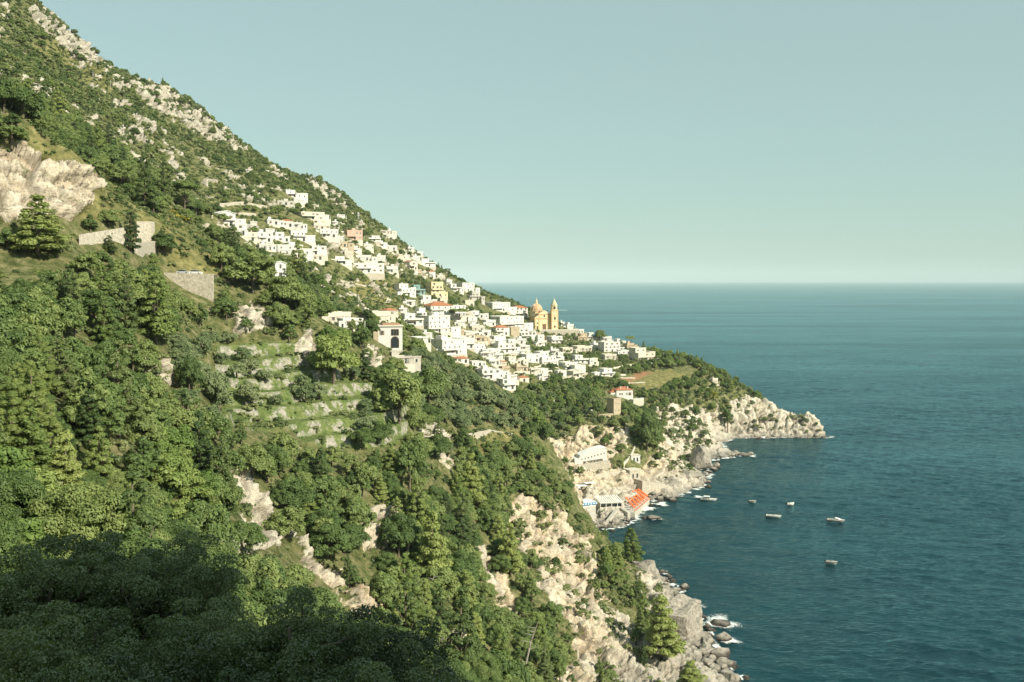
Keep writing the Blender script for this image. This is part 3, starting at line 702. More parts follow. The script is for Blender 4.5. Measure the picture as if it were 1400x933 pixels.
HOUSES = []   # for keeping trees off them: (u0,u1,vtop,vbase,Y,x,y,rad)
def house(u, vb, w, h, kind='flat', wall='white', yaw=None, label=None, name='house', deep=.72, shut=None, y0=60., Y=None, win=True, floors=None, group=None, dz=0):
    if Y is None: x, Yg, zg = hit(u, vb, y0)
    else: x, Yg, zg = (u-700)/F*Y, Y, HC-(vb-383)/F*Y
    rr = random.Random(int(u*131+vb*17))
    if yaw is None: yaw = R(rr.uniform(22, 44))
    vis = w*Yg/F; H_ = max(2.6, h*Yg/F)
    W_ = vis/(math.cos(yaw)+deep*abs(math.sin(yaw))); D_ = W_*deep
    # nearest corner sits on the ground point; centre lies behind it
    cx = x; cy = Yg+(W_*abs(math.sin(yaw))+D_*math.cos(yaw))/2
    root = empty(name, (cx, cy, zg+dz), yaw, label=label, cat='house', group=group)
    pl = min(5.0, .6*max(W_, D_))
    nfl = floors or max(1, int(round(H_/3.1))); fh = H_/nfl
    mw = M[wall]; x0, x1, ya, yb = -W_/2, W_/2, -D_/2, D_/2
    b_ = MB()
    top = H_
    setb = kind == 'flat' and nfl >= 2 and rr.random() < .55
    if setb:
        top = H_-fh; s_ = rr.choice([-1, 1]); ux0, ux1 = (x0, x0+W_*.62) if s_ < 0 else (x1-W_*.62, x1)
        b_.box(x0, x1, ya, yb, -.4, top, mw); b_.box(ux0+.003, ux1-.003, ya+D_*.3, yb-.003, top, H_-.25, mw)
    else: b_.box(x0, x1, ya, yb, -.4, top-(.25 if kind == 'flat' else 0), mw)
    b_.build('wall', root)
    fd = MB(); fd.box(x0-.25, x1+.25, ya-.3, yb+.2, -pl, -.41, M[rr.choice(['stone','cream','stone','concrete'])]); fd.build('foundation', root)
    # roof
    r_ = MB()
    def flatroof(a0, a1, c0, c1, z, mm):
        t_ = .28
        r_.box(a0-.12, a1+.12, c0-.12, c0+t_, z-.25, z+.55, mm); r_.box(a0-.12, a1+.12, c1-t_, c1+.12, z-.25, z+.55, mm)
        r_.box(a0-.12, a0+t_, c0+t_, c1-t_, z-.25, z+.55, mm); r_.box(a1-t_, a1+.12, c0+t_, c1-t_, z-.25, z+.55, mm)
        r_.box(a0+t_, a1-t_, c0+t_, c1-t_, z-.24, z+.02, M['concrete'] if rr.random() < .5 else M['cream'])
    ov = .35
    if kind == 'flat':
        if setb:
            flatroof(ux0, ux1, ya+D_*.3, yb, H_, mw)
            if s_ < 0: flatroof(ux1+.13, x1, ya, yb, top+.25, mw)
            else: flatroof(x0, ux0-.13, ya, yb, top+.25, mw)
        else: flatroof(x0, x1, ya, yb, top, mw)
    elif kind == 'hip':
        rh = min(W_, D_)*.22; k = min(W_, D_)/2*.98
        V_ = [(x0-ov,ya-ov,H_),(x1+ov,ya-ov,H_),(x1+ov,yb+ov,H_),(x0-ov,yb+ov,H_)]
        e0, e1 = ((-max(W_/2-k,.1),0,H_+rh),(max(W_/2-k,.1),0,H_+rh)) if W_ >= D_ else ((0,-max(D_/2-k,.1),H_+rh),(0,max(D_/2-k,.1),H_+rh))
        V_ += [e0, e1]; F_ = [(0,1,5,4),(1,2,5),(2,3,4,5),(3,0,4),(3,2,1,0)] if W_ >= D_ else [(0,1,4),(1,2,5,4),(2,3,5),(3,0,4,5),(3,2,1,0)]
        r_.add(V_, F_, M['tile'])
    elif kind == 'gable':
        rh = W_*.17
        r_.prism([(x0-ov,H_-.05),(0,H_+rh),(x1+ov,H_-.05),(x1+ov,H_+.2),(0,H_+rh+.28),(x0-ov,H_+.2)], ya-ov, yb+ov, M['white'] if wall == 'white' else M['tilepale'])
        g_ = MB(); g_.prism([(x0,H_),(x1,H_),(0,H_+rh)], ya+.002, yb-.002, mw); g_.build('gable', root)
    ro = r_.build('roof', root)
    if rr.random() < .5 and kind != 'gable':
        c_ = MB(); cx_ = rr.uniform(x0*.6, x1*.6); zz = H_ if kind == 'hip' else top
        if setb: cx_ = (ux0+ux1)/2; zz = H_
        c_.box(cx_-.3, cx_+.3, .2, .8, zz, zz+1.5, mw); c_.box(cx_-.4, cx_+.4, .1, .9, zz+1.503, zz+1.65, M['cream']); c_.build('chimney', ro)
    # openings
    if win:
        ww, wh = rr.choice([(.85, 1.4), (.8, 1.2), (.95, 1.8), (.8, 1.3)]) if fh > 2.7 else (.75, 1.0)
        sh = shut or rr.choice([None, None, 'wood', 'green', 'wood'])
        panes = w > 17
        for f_ in range(nfl):
            zb = f_*fh+fh*.32
            if setb and f_ == nfl-1: a0, a1, yf = ux0, ux1, ya+D_*.3
            else: a0, a1, yf = x0, x1, ya
            n_ = max(1, min(6, int((a1-a0)/rr.choice([3.2, 4.0, 4.6]))))
            for i in range(n_):
                xx = a0+(i+.5)*(a1-a0)/n_
                if f_ == 0 and i == n_//2:
                    window(root, xx, yf, zb-fh*.25, 'f', 1.5, 2.1, None, panes, 'door'); continue
                if rr.random() < .22: continue
                xx += rr.uniform(-.35, .35)
                window(root, xx, yf, zb, 'f', ww, wh, sh, panes)
            if abs(math.sin(yaw)) > .2 and not (setb and f_ == nfl-1):
                n2 = max(1, min(3, int(D_/4.2)))
                for i in range(n2):
                    if rr.random() < .3: continue
                    window(root, x0, ya+(i+.5)*D_/n2, zb, 'l', ww, wh, None, panes)
                for i in range(n2):
                    if w > 22 and rr.random() < .6: window(root, x1, ya+(i+.5)*D_/n2, zb, 'r', ww, wh, None, panes)
        # balcony, pergola or awning
        q = rr.random()
        if nfl >= 2 and q < .55:
            c_ = MB(); zb = fh*(1 if nfl < 4 else 2)-.1; d_ = 1.3
            a1b = x1 if rr.random() < .5 else x0+W_*.6
            c_.box(x0+.2, a1b-.2, ya-d_, ya, zb-.15, zb, M['cream'])
            c_.box(x0+.2, a1b-.2, ya-d_, ya-d_+.08, zb+.003, zb+.9, mw); c_.box(x0+.2, x0+.28, ya-d_+.083, ya, zb+.003, zb+.9, mw); c_.box(a1b-.28, a1b-.2, ya-d_+.083, ya, zb+.003, zb+.9, mw)
            c_.build('balcony', root)
        elif q < .8:
            c_ = MB(); d_ = 2.6; zt = min(fh-.2, 2.7)
            npst = max(2, int(W_/3)+1)
            for i in range(npst):
                px_ = x0+.3+(W_-.6)*i/(npst-1); c_.box(px_-.12, px_+.12, ya-d_, ya-d_+.24, -pl, zt, mw)
            for i in range(int(W_/.8)+1):
                px_ = x0+.1+i*.8; c_.box(px_-.05, px_+.05, ya-d_-.3, ya, zt+.003, zt+.1, M['wood'] if rr.random()<2 else mw)
            c_.box(x0, x1, ya-d_-.05, ya, -pl, -.02, M['cream']); c_.build('pergola', root)
    if kind == 'flat' and w > 13 and rr.random() < .6:
        c_ = MB(); s_ = rr.choice([-1, 1]); aw = W_*rr.uniform(.3,.5); ah = max(2.5, min(H_*.6, 3.2)); a0_ = x1+.003 if s_ > 0 else x0-aw-.003; yo = rr.uniform(-.5,.3)*D_
        c_.box(a0_, a0_+aw, ya+yo, ya+yo+D_*.7, -pl, ah, mw); c_.box(a0_-.1, a0_+aw+.1, ya+yo-.1, ya+yo+.2, ah+.003, ah+.6, mw); c_.box(a0_+aw*.4, a0_+aw*.4+.8, ya+yo-.05, ya+yo-.003, .6, 1.9, M['glass']); c_.build('annex', root)
    if kind == 'flat' and not setb and rr.random() < .45:
        c_ = MB(); q_ = x0+W_*rr.uniform(.15,.6); c_.box(q_, q_+W_*.25, -.2, D_*.35, top+.03, top+2.3, mw); c_.build('roof_room', root)
    if rr.random() < .35:
        c_ = MB(); c_.box(x0*.9, x0*.9+W_*.5, ya-1.9, ya-.003, min(fh-.3,2.5), min(fh-.3,2.5)+.1, M[rr.choice(['canvas','wood','green','tilepale'])]); c_.build('awning', root)
    HOUSES.append((u-w/2, u+w/2, vb-h, vb, Yg, cx, cy, math.hypot(W_, D_)/2))
    return root, (W_, D_, H_, zg, fh)

# (u, base v, width px, height px, roof, wall, label or None)
L = [
(299,313,31,19,'gable','white','large white gabled house at the upper left edge of the village'),
(325,311,15,12,'flat','white',None),(341,314,16,12,'flat','grey','grey two-storey house beside the large white gabled house'),
(320,337,26,17,'flat','white','white terrace house directly below the large white gabled house'),
(341,330,15,13,'flat','cream',None),(357,331,22,14,'flat','white',None),(382,331,20,14,'flat','white',None),
(408,331,33,17,'flat','white','wide white four-bay house in the middle of the upper village'),
(390,348,35,14,'flat','white','long white terraced block lowest in the upper village cluster'),
(426,349,32,13,'flat','white',None),(433,315,26,10,'flat','cream','long cream house with row of windows on the upper village slope'),
(443,325,28,12,'flat','white',None),(405,313,13,9,'flat','white',None),(390,311,16,10,'hip','white','small red-roofed house among the white upper village houses'),
(369,308,17,8,'flat','white',None),(420,300,34,11,'flat','cream','roofless cream walled building above the upper village'),
(397,270,22,11,'flat','white','white house standing highest on the wooded mountain side'),(404,279,14,7,'flat','white',None),(386,281,24,7,'flat','grey','low grey building just under the highest white house'),
(338,237,7,5,'flat','white','tiny white hut alone high in the mountain scrub'),
(464,298,11,4,'flat','white',None),(456,308,9,5,'flat','white',None),
(481,328,22,14,'flat','coral','white and coral house near the mountain ridge'),(508,330,19,9,'flat','white',None),
(465,362,23,12,'flat','white',None),(493,357,22,9,'flat','white',None),(495,373,46,14,'flat','white','long low white complex above the green meadow'),
(376,380,21,22,'gable','white','tall white gabled house alone above the ravine trees'),
(523,320,17,5,'flat','cream',None),(530,342,20,7,'flat','white',None),(542,354,13,7,'flat','cream',None),(554,354,9,6,'flat','white',None),
(560,369,17,12,'gable','cream','cream house with faded tile gable on the upper right slope'),(567,357,11,8,'flat','white',None),
(582,365,21,12,'flat','white','white stepped block just under the ridge scrub'),(560,344,10,6,'flat','white',None),(574,378,10,10,'flat','tan',None),
(589,379,10,9,'hip','white','little white house with pyramid roof below the ridge'),
(552,406,25,19,'flat','white','big white block beside the teal netted building'),
(571,403,16,14,'flat','teal','building wrapped in teal scaffolding net'),
(593,406,20,22,'flat','yellow','tall yellow house in the upper middle of the village'),
(585,417,20,13,'flat','white','white house with balcony just below the yellow house'),
(621,399,15,11,'flat','white',None),(635,399,22,13,'flat','white',None),(646,411,17,12,'flat','grey','plain grey house near the far end of the mountain ridge'),
(679,426,31,13,'flat','white','bright white house on the skyline left of the church'),
(709,433,21,13,'hip','white','red-roofed house on the skyline next to the church'),
(652,435,17,10,'flat','white',None),(622,434,23,17,'flat','white',None),(639,434,10,9,'flat','cream',None),
(597,430,36,13,'hip','white','broad white house with red hipped roof in the middle of the village'),
(591,456,38,26,'flat','white','large four-storey white hotel block with rows of windows'),
(562,445,26,17,'flat','white','white house with green shutters left of the large hotel block'),(572,433,18,12,'flat','white',None),
(558,418,15,8,'flat','white',None),(531,432,20,9,'hip','cream','low cream house with red roof behind the arched villa'),
(506,441,38,15,'flat','cream','long flat-roofed pale hall behind the arched villa'),
(476,449,30,13,'flat','white','white annex house left of the arched villa'),
(455,443,36,16,'flat','cream','cream house with terrace at the left end of the village'),
(690,449,44,17,'flat','white','wide bright white block left below the church'),
(684,459,21,12,'hip','white','white house with small red roof left of the church'),
(702,460,14,13,'flat','tan',None),(719,464,24,15,'flat','white','white house directly below the church front'),(737,466,14,11,'flat','tan','tan unplastered house under the church tower'),
(651,454,20,8,'flat','cream',None),(610,486,45,23,'flat','white','huge white apartment block above the olive trees'),
(637,477,19,15,'flat','white',None),(658,485,28,14,'flat','white','white house with terraces right of the huge apartment block'),
(652,468,20,9,'flat','tan','tan arcaded building above the huge apartment block'),
(542,499,33,7,'flat','concrete','low flat concrete building below the arched villa'),
(571,470,22,7,'flat','white','low white terrace house right of the arched villa'),
(666,519,29,14,'flat','white','white house at the lower village edge beside the olive trees'),
(691,521,27,13,'flat','white',None),(692,534,22,16,'flat','white','lowest white house cluster above the tree covered spur'),
(768,443,7,6,'flat','white',None),(777,450,13,7,'flat','white',None),(789,457,17,7,'flat','white',None),(806,465,14,10,'flat','white',None),
(795,466,16,10,'flat','tan','tan half-built house right of the church on the skyline'),
(758,470,19,10,'flat','white',None),(677,471,28,11,'flat','white',None),(687,483,30,13,'flat','white',None),(662,489,22,8,'flat','white',None),
(702,499,19,11,'flat','cream',None),(724,496,25,12,'flat','white',None),
(746,501,25,21,'flat','white','white round-cornered tower house in the lower middle of the village'),
(764,493,13,11,'flat','white',None),(774,483,16,8,'flat','cream',None),(796,482,24,9,'flat','cream','long cream house with terrace right of the church hill'),
(794,497,19,11,'flat','white',None),(777,506,22,10,'flat','white',None),(791,512,17,13,'flat','white',None),
(827,516,24,11,'flat','white','low white cottage above the red-roofed cliff villa'),
(880,494,30,19,'flat','cream','big cream villa with many windows at the right end of the village'),
(834,482,25,15,'flat','white',None),(845,469,20,6,'flat','white',None),(860,477,13,8,'flat','tan',None),(854,485,15,6,'flat','white',None),(814,477,14,8,'flat','white',None),
(737,474,14,7,'flat','white',None),(708,486,16,7,'flat','white',None),(647,451,14,8,'flat','white',None),(668,446,16,9,'flat','white',None),
(662,460,15,9,'flat','white',None),(640,464,15,8,'flat','cream',None),(628,446,12,8,'flat','white',None),(606,442,12,8,'flat','white',None),(549,428,12,7,'flat','white',None),
(673,500,18,9,'flat','white',None),(650,502,16,8,'flat','white',None),(716,480,14,8,'flat','white',None),(757,485,12,8,'flat','white',None),(728,512,14,8,'flat','cream',None),
(365,320,14,8,'flat','white',None),(460,330,14,8,'flat','white',None),(520,338,14,7,'flat','white',None),(572,350,10,6,'flat','white',None),(612,390,10,8,'flat','white',None),(600,382,9,6,'flat','cream',None),
(977,526,9,9,'flat','cream','small roofless hut in the scrub of the headland'),
(440,300,14,7,'flat','white',None),(374,342,13,8,'flat','cream',None),(500,340,13,7,'flat','white',None),
]
LAND = [(n_[0], n_[1]-n_[3]/2, n_[6]) for n_ in L if n_[6]]
LAND += [(742,435,'the domed church'),(530,456,'the arched villa'),(848,535,'the red-roofed cliff villa')]
ORD = ['', 'second ', 'third ', 'fourth ', 'fifth ', 'sixth ', 'seventh ', 'eighth ']
def place_words(u, v, used, what, ex=()):
    """a phrase from the nearest landmark and the direction from it"""
    best = sorted(LAND, key=lambda a_: (a_[0]-u)**2+((a_[1]-v)*1.4)**2)
    for lx, ly, lab in best:
        dx, dy = u-lx, v-ly
        dr = 'to the right of' if dx > abs(dy) else 'to the left of' if -dx > abs(dy) else 'below' if dy > 0 else 'above'
        short = lab
        for o_ in ORD[:4]:
            t_ = f'{o_}{what} {dr} the {short}' if not short.startswith('the ') else f'{o_}{what} {dr} {short}'
            if t_ not in used and len(t_.split()) <= 16:
                used.add(t_); return t_
    return what
SHORTL = {}
used_labels = set(n_[6] for n_ in L if n_[6])
def shorten(s_):
    # keep a landmark phrase short enough to sit inside another label
    w_ = s_.split()
    for cut in (' at ', ' in ', ' near ', ' among ', ' above ', ' below ', ' beside ', ' directly ', ' alone ', ' standing ', ' just ', ' on ', ' with ', ' left ', ' right ', ' lowest ', ' behind ', ' under ', ' next '):
        if cut in s_ and len(s_.split(cut)[0].split()) >= 3:
            c_ = s_.split(cut)[0]
            if sum(1 for a_ in LAND if a_[2].startswith(c_)) == 1: return c_
    return s_
LAND = [(a_[0], a_[1], shorten(a_[2])) for a_ in LAND]
for (u, vb, w, h, kind, wall, lab) in L:
    if lab is None:
        col_ = {'white':'white','cream':'cream','grey':'grey','tan':'tan','coral':'coral'}.get(wall, wall)
        sz = 'tiny' if w < 11 else 'small' if w < 16 else 'narrow' if w < 20 else 'mid-sized' if w < 25 else 'wide'
        lab = place_words(u, vb-h/2, used_labels, f'{sz} {col_} flat-roofed house')
    kw = {}
    if u < 430 and 290 < vb < 360: kw['y0'] = 500.
    elif vb < 300: kw['y0'] = 600.
    if (u, vb) == (376, 380): kw['Y'] = 432.
    if 600 < u < 720 and 470 < vb < 540: kw['y0'] = 520.
    if (u, vb) in ((542,499),): kw['y0'] = 380.
    fl = 4 if (u, vb) == (591,456) else None
    house(u, vb, w*1.2, h*(.88 if h > 9 else .8), kind, wall, label=lab, floors=fl, shut='green' if (u, vb) == (562,445) else None, deep=1.15 if kind == 'gable' else .72, group='village houses', **kw)

# the closely built lanes between the larger houses
VPOLY = [[(300,315),(430,322),(520,330),(600,372),(640,392),(560,392),(470,362),(400,352),(310,338)], [(545,412),(690,415),(720,425),(715,480),(800,458),(868,480),(850,492),(800,515),(700,532),(650,510),(600,492),(560,462),(545,440)], [(330,300),(440,296),(500,325),(430,330),(340,318)]]
rr_ = random.Random(99); placed = [(a_[0], a_[1]-a_[3]/2, a_[2]) for a_ in L]; nfill = 0
fill_rects = [(a_[0]-a_[2]/2, a_[0]+a_[2]/2, a_[1]-a_[3], a_[1]) for a_ in L if a_[6]]+[(722,766,408,452),(508,556,436,484),(825,880,520,565)]
for tries in range(1500):
    pl_ = VPOLY[rr_.choice([0,1,1,1,1,1])]; u = rr_.uniform(min(p[0] for p in pl_), max(p[0] for p in pl_)); vb = rr_.uniform(min(p[1] for p in pl_), max(p[1] for p in pl_))
    if not poly_mask(np.array([u]), np.array([vb]), pl_)[0]: continue
    w = rr_.uniform(12, 24); h = rr_.uniform(5.5, 9)
    if any(abs(u-q[0]) < (w+q[2])*.44 and abs(vb-h/2-q[1]) < 7 for q in placed): continue
    if any(u+w/2 > f[0] and u-w/2 < f[1] and vb > f[2] and vb-h < f[3] for f in fill_rects): continue
    wall = rr_.choice(['white','white','white','cream','cream','grey','tan']); kd_ = 'hip' if rr_.random() < .08 else 'flat'
    lab = place_words(u, vb-h/2, used_labels, f'low {wall} {"tile-roofed" if kd_ == "hip" else "flat-roofed"} {"cottage" if w < 17 else "house"}')
    house(u, vb, w, h, kd_, wall, label=lab, y0=520., group='village houses'); placed.append((u, vb-h/2, w)); nfill += 1
    if nfill >= 66: break
print('filler houses', nfill)

# ------------------------------------------------------------------ arched villa
x, Yv, zv = hit(528, 475, 380.)
v = empty('villa', (x+.5, Yv+6, zv-2.4), R(14), label='white two-storey villa with big arched loggia at the left village edge', cat='villa')
W2, D2, H2 = 10.2, 9.0, 11.0
b_ = MB()
b_.box(-W2/2, W2/2, -D2/2, D2/2, -6, H2, M['white']); b_.build('wall', v)
b_ = MB(); b_.box(-W2/2-2.1, -W2/2-.003, -D2/2-.15, D2/2, -6, H2-.6, M['tan']); b_.build('side_wing', v)
b_ = MB(); b_.box(-W2/2-2.6, W2/2+.4, -D2/2-.5, D2/2+.3, H2+.003, H2+.5, M['cream']); b_.box(-W2/2+2, W2/2-1, -D2/2+2, D2/2-1, H2+.503, H2+1.3, M['tilepale']); b_.build('roof', v)
lg = MB(); arch_opening(lg, 1.9, -D2/2, 1.9, 3.6, 5.0, M['wood'], 14); arch_opening(lg, 1.9, -D2/2-.03, 2.0, 3.1, 4.6, M['glass'], 14); lg.build('arched_loggia', v)
lg = MB(); lg.box(.2, 3.6, -D2/2-.05, -D2/2+.1, 7.1, 9.9, M['wood']); lg.box(.4, 1.3, -D2/2-.08, -D2/2, 7.3, 9.7, M['glass']); lg.box(1.5, 2.4, -D2/2-.08, -D2/2, 7.3, 9.7, M['glass']); lg.box(2.6, 3.4, -D2/2-.08, -D2/2, 7.3, 9.7, M['glass']); lg.build('loggia_window', v)
for yy in (-2.6, .2, 2.8):
    window(v, W2/2, yy, 7.2, 'r', .9, 2.3, None, True)
    lg = MB(); arch_opening(lg, 0, 0, 0, 1.3, 3.8, M['glass'], 10); o = lg.build('arched_window', v); o.location = (W2/2, yy, 2.2); o.rotation_euler = (0,0,math.pi/2)
window(v, -W2/2+1.5, -D2/2, 7.4, 'f', .9, 1.9, 'wood', True)
b_ = MB(); b_.box(-W2/2-3, W2/2+.6, -D2/2-3.6, -D2/2-.01, -6, .1, M['stone']); b_.box(-W2/2-3, W2/2+.6, -D2/2-3.6, -D2/2-3.3, .103, 1.1, M['stone']); b_.build('terrace', v)
HOUSES.append((508,556,436,484,Yv,x,Yv+6,9))
# ------------------------------------------------------------------ red roofed cliff villa
x, Yv, zv = hit(852, 545, 560.)
v = empty('cliff_villa', (x, Yv+4, zv), R(16), label='white villa with orange-red hipped roof above the ochre cliff', cat='villa')
b_ = MB(); b_.box(-6.2, 6.2, -4, 4, -5, 5.6, M['white']); b_.box(-10.2, -6.203, -3.2, 3.2, -5, 4.2, M['white']); b_.build('wall', v)
def hip(b_, x0, x1, ya, yb, z, rh, m_):
    k = (yb-ya)/2
    b_.add([(x0,ya,z),(x1,ya,z),(x1,yb,z),(x0,yb,z),(x0+k,(ya+yb)/2,z+rh),(x1-k,(ya+yb)/2,z+rh)], [(0,1,5,4),(1,2,5),(2,3,4,5),(3,0,4),(3,2,1,0)], m_)
b_ = MB(); hip(b_, -6.6, 6.6, -4.4, 4.4, 5.6, 2.2, M['tile']); hip(b_, -10.6, -5, -3.5, 3.5, 4.203, 1.5, M['tile']); ro = b_.build('roof', v)
for cx_ in (-2.5, 2.8):
    b_ = MB(); b_.box(cx_-.3, cx_+.3, -2.6, -2, 6, 8, M['white']); b_.build('chimney', ro)
for xx in (-9, -7.4): window(v, xx, -3.2, 1.6, 'f', .9, 1.2, None)
for xx in (-3.6, -2.0, 1.6): window(v, xx, -4, 2.2, 'f', .9, 1.5, None)
window(v, 3.9, -4, 1.8, 'f', 1.0, 2.1, 'wood')
for yy in (-2, 1.6): window(v, 6.2, yy, 2.6, 'r', 1.0, 1.6, None)
b_ = MB(); b_.box(4, 12, -10, -4.01, -8, -.6, M['cream']); b_.box(4, 12, -10, -9.7, -.597, .4, M['white']); b_.box(11.7, 12, -9.7, -4.01, -.597, .4, M['white']); b_.build('terrace', v)
HOUSES.append((830,872,520,562,Yv,x,Yv+4,11))
x, Yv, zv = hit(840, 567, 540.)
t = empty('stone_tower', (x, Yv+3, zv), R(38), label='square tan stone tower below the red-roofed cliff villa', cat='tower')
b_ = MB(); b_.box(-3, 3, -3, 3, -5, 9.0, M['tan']); b_.build('wall', t); b_ = MB(); b_.box(-3.15, 3.15, -3.15, -2.9, 9.003, 9.8, M['tan']); b_.box(-3.15, -2.9, -2.897, 3.15, 9.003, 9.8, M['tan']); b_.box(2.9, 3.15, -2.897, 3.15, 9.003, 9.8, M['tan']); b_.build('parapet', t)
for zz in (2, 6):
    for xx in (-1.2, 1.2): window(t, xx, -3, zz, 'f', .6, .9, None)
HOUSES.append((829,848,545,570,Yv,x,Yv+3,5))

# ------------------------------------------------------------------ church
x, Yc, zc = hit(741, 449, 700.); Yc = 950.; x = (741-700)/F*Yc; zc = HC-(449.5-383)/F*Yc
S_c = 1.0
ch = empty('church', (x, Yc+12, zc), R(12), label='ochre and cream church with tiled dome and gabled front', cat='church')
b_ = MB(); OW, CW = M['ochrewall'], M['churchcream']
b_.box(-8.2, 8.2, -10, 16, -9, 10.2, OW)              # body
b_.prism([(-5.2,10.2),(5.2,10.2),(5.2,13.4),(0,16.2),(-5.2,13.4)], -9.0, 16, OW)
b_.box(-11.5, -8.203, -6, 14, -9, 7.0, M['tan']); b_.build('nave', ch)
b_ = MB()  # facade with scrolls and gable
prof = [(-9.6,-3),(9.6,-3),(9.6,9.6),(9.2,10.6),(8.0,11.4),(6.6,12.2),(5.8,13.8),(4.0,15.2),(0,17.4),(-4.0,15.2),(-5.8,13.8),(-6.6,12.2),(-8.0,11.4),(-9.2,10.6),(-9.6,9.6)]
b_.prism(prof, -11.0, -10.003, CW)
for xx in (-9.0,-5.2,5.2,9.0): b_.box(xx-.45, xx+.45, -11.25, -11.003, -3, 9.3, OW)
for xx in (-5.0,5.0): b_.box(xx-.4, xx+.4, -11.25, -11.003, 10.1, 13.4, OW)
b_.box(-9.8, 9.8, -11.45, -11.003, 9.303, 10.0, OW); b_.box(-5.8, 5.8, -11.4, -11.003, 13.403, 13.9, OW); b_.build('facade', ch)
d_ = MB(); d_.box(-1.7, 1.7, -11.2, -11.0, -1.5, 4.2, M['wood']); d_.box(-2.1, 2.1, -11.35, -11.0, 4.203, 4.8, OW); d_.build('portal', ch)
for xx, zz, ww, hh_ in ((0,11.0,1.3,1.8),(-6.9,4.6,1.2,1.2),(6.9,4.6,1.2,1.2),(6.9,-.6,1.2,3.0),(-6.9,-.6,1.2,3.0)):
    w_ = MB(); w_.box(xx-ww/2, xx+ww/2, -11.12, -11.0, zz, zz+hh_, M['glass']); w_.build('window', ch)
r_ = MB(); r_.prism([(-8.6,10.203),(-5.203,10.203),(-5.203,12.8)], -9.9, 16.2, M['dome']); r_.prism([(8.6,10.203),(5.203,12.8),(5.203,10.203)], -9.9, 16.2, M['dome'])
r_.prism([(-5.4,13.5),(0,16.35),(5.4,13.5),(5.4,13.8),(0,16.75),(-5.4,13.8)], -9.9, 16.2, M['dome']); r_.build('roof', ch)
dm = MB(); dm.lathe([(6.0,10.5),(6.0,16.0),(6.4,16.1),(6.4,16.7),(5.9,16.8)], -3.2, 8, CW, 24); do = dm.build('drum', ch)
for i in range(8):
    a_ = i*math.pi/4+.2; w_ = MB(); w_.box(-.5,.5,-.08,.1,13.6,15.6,M['glass']); o = w_.build('window', do); o.location = (-3.2+6.0*math.cos(a_), 8+6.0*math.sin(a_), 0); o.rotation_euler = (0,0,a_+math.pi/2)
dm = MB(); dm.lathe([(5.9*math.cos(t_), 16.8+6.4*math.sin(t_)) for t_ in [i*math.pi/2/10 for i in range(9)]]+[(1.1,23.2)], -3.2, 8, M['dome'], 24)
for i in range(8):
    a_ = i*math.pi/4; dm.tube([(-3.2+5.98*math.cos(t_)*math.cos(a_), 8+5.98*math.cos(t_)*math.sin(a_), 16.8+6.5*math.sin(t_)) for t_ in [j*math.pi/2/7 for j in range(7)]], [.22]*7, CW, 5)
do = dm.build('dome', ch, True)
dm = MB(); dm.lathe([(1.1,23.0),(1.1,25.4),(1.35,25.5),(.9,26.1),(.25,27.8),(.1,29.4)], -3.2, 8, CW, 10); dm.build('lantern', do)
HOUSES.append((722,752,411,452,Yc,x,Yc+8,14))
xt = (757.5-700)/F*(Yc+3)
bt = empty('bell_tower', (xt, Yc+3, zc), R(12), label='tall bell tower with green tiled spire beside the church', cat='bell tower')
b_ = MB(); b_.box(-3.2, 3.2, -3.2, 3.2, -6, 17.0, CW); b_.box(-3.5,3.5,-3.5,3.5,7.2,7.7,OW) ; b_.box(-3.45,3.45,-3.45,3.45,12.0,12.4,OW); b_.box(-3.6,3.6,-3.6,3.6,17.003,17.6,OW)
for sx_ in (-1,1): b_.box(sx_*3.0-.3, sx_*3.0+.3, -3.3, -2.9, -6, 16.9, OW)
b_.build('shaft', bt)
b_ = MB(); b_.lathe([(3.4,17.6),(3.2,18.0),(3.2,21.9),(3.5,22.1),(3.5,22.5)], 0, 0, CW, 8); bf = b_.build('belfry', bt)
for zz, hh_ in ((8.6,2.6),(18.6,2.8),(1.0,2.0)):
    w_ = MB(); arch_opening(w_, 0, -3.2-(.06 if zz < 17 else .02), zz, 1.5, hh_, M['glass'], 8, .1); w_.build('bell_opening', bt)
    w_ = MB(); arch_opening(w_, 0, 0, zz, 1.5, hh_, M['glass'], 8, .1); o = w_.build('bell_opening', bt); o.location = (3.2,0,0); o.rotation_euler = (0,0,math.pi/2)
w_ = MB(); w_.prism([(math.cos(i*math.pi/8)*1.1, 14.6+math.sin(i*math.pi/8)*1.1) for i in range(16)], -3.32, -3.1, M['cream']); w_.build('clock', bt)
b_ = MB(); b_.lathe([(3.3,22.503),(2.9,23.4),(1.9,25.2),(1.0,27.0),(.35,28.6),(.12,28.9),(.06,30.0)], 0, 0, M['spire'], 8); b_.build('spire', bt)
HOUSES.append((750,765,411,452,Yc,xt,Yc+3,6))
# church square with its retaining wall
sq = MB(); sq.box(-14, 30, -12, 4, -12, -.4, M['stone']); sq.box(-14, 30, -12, -11.6, -.397, .6, M['cream'])
o = sq.build('church_square'); o.location = ((746-700)/F*Yc, Yc, zc-.8); o.rotation_euler = (0,0,R(10)); tag(o, 'walled stone terrace in front of the church', 'terrace')
# ------------------------------------------------------------------ beach club
def at(u, v, z):  # point on the horizontal plane z
    Y = (HC-z)*F/(v-383); return ((u-700)/F*Y, Y, z)
def slab_from(name, pts, z0, z1, m_, parent=None, **kw):
    """prism over ground polygon pts (x,y)"""
    b_ = MB(); n_ = len(pts)
    b_.add([(p[0],p[1],z0) for p in pts]+[(p[0],p[1],z1) for p in pts], [tuple(range(n_))[::-1], tuple(range(n_,2*n_))]+[(i,(i+1)%n_,n_+(i+1)%n_,n_+i) for i in range(n_)], m_)
    o = b_.build(name, parent); return tag(o, **kw) if kw else o
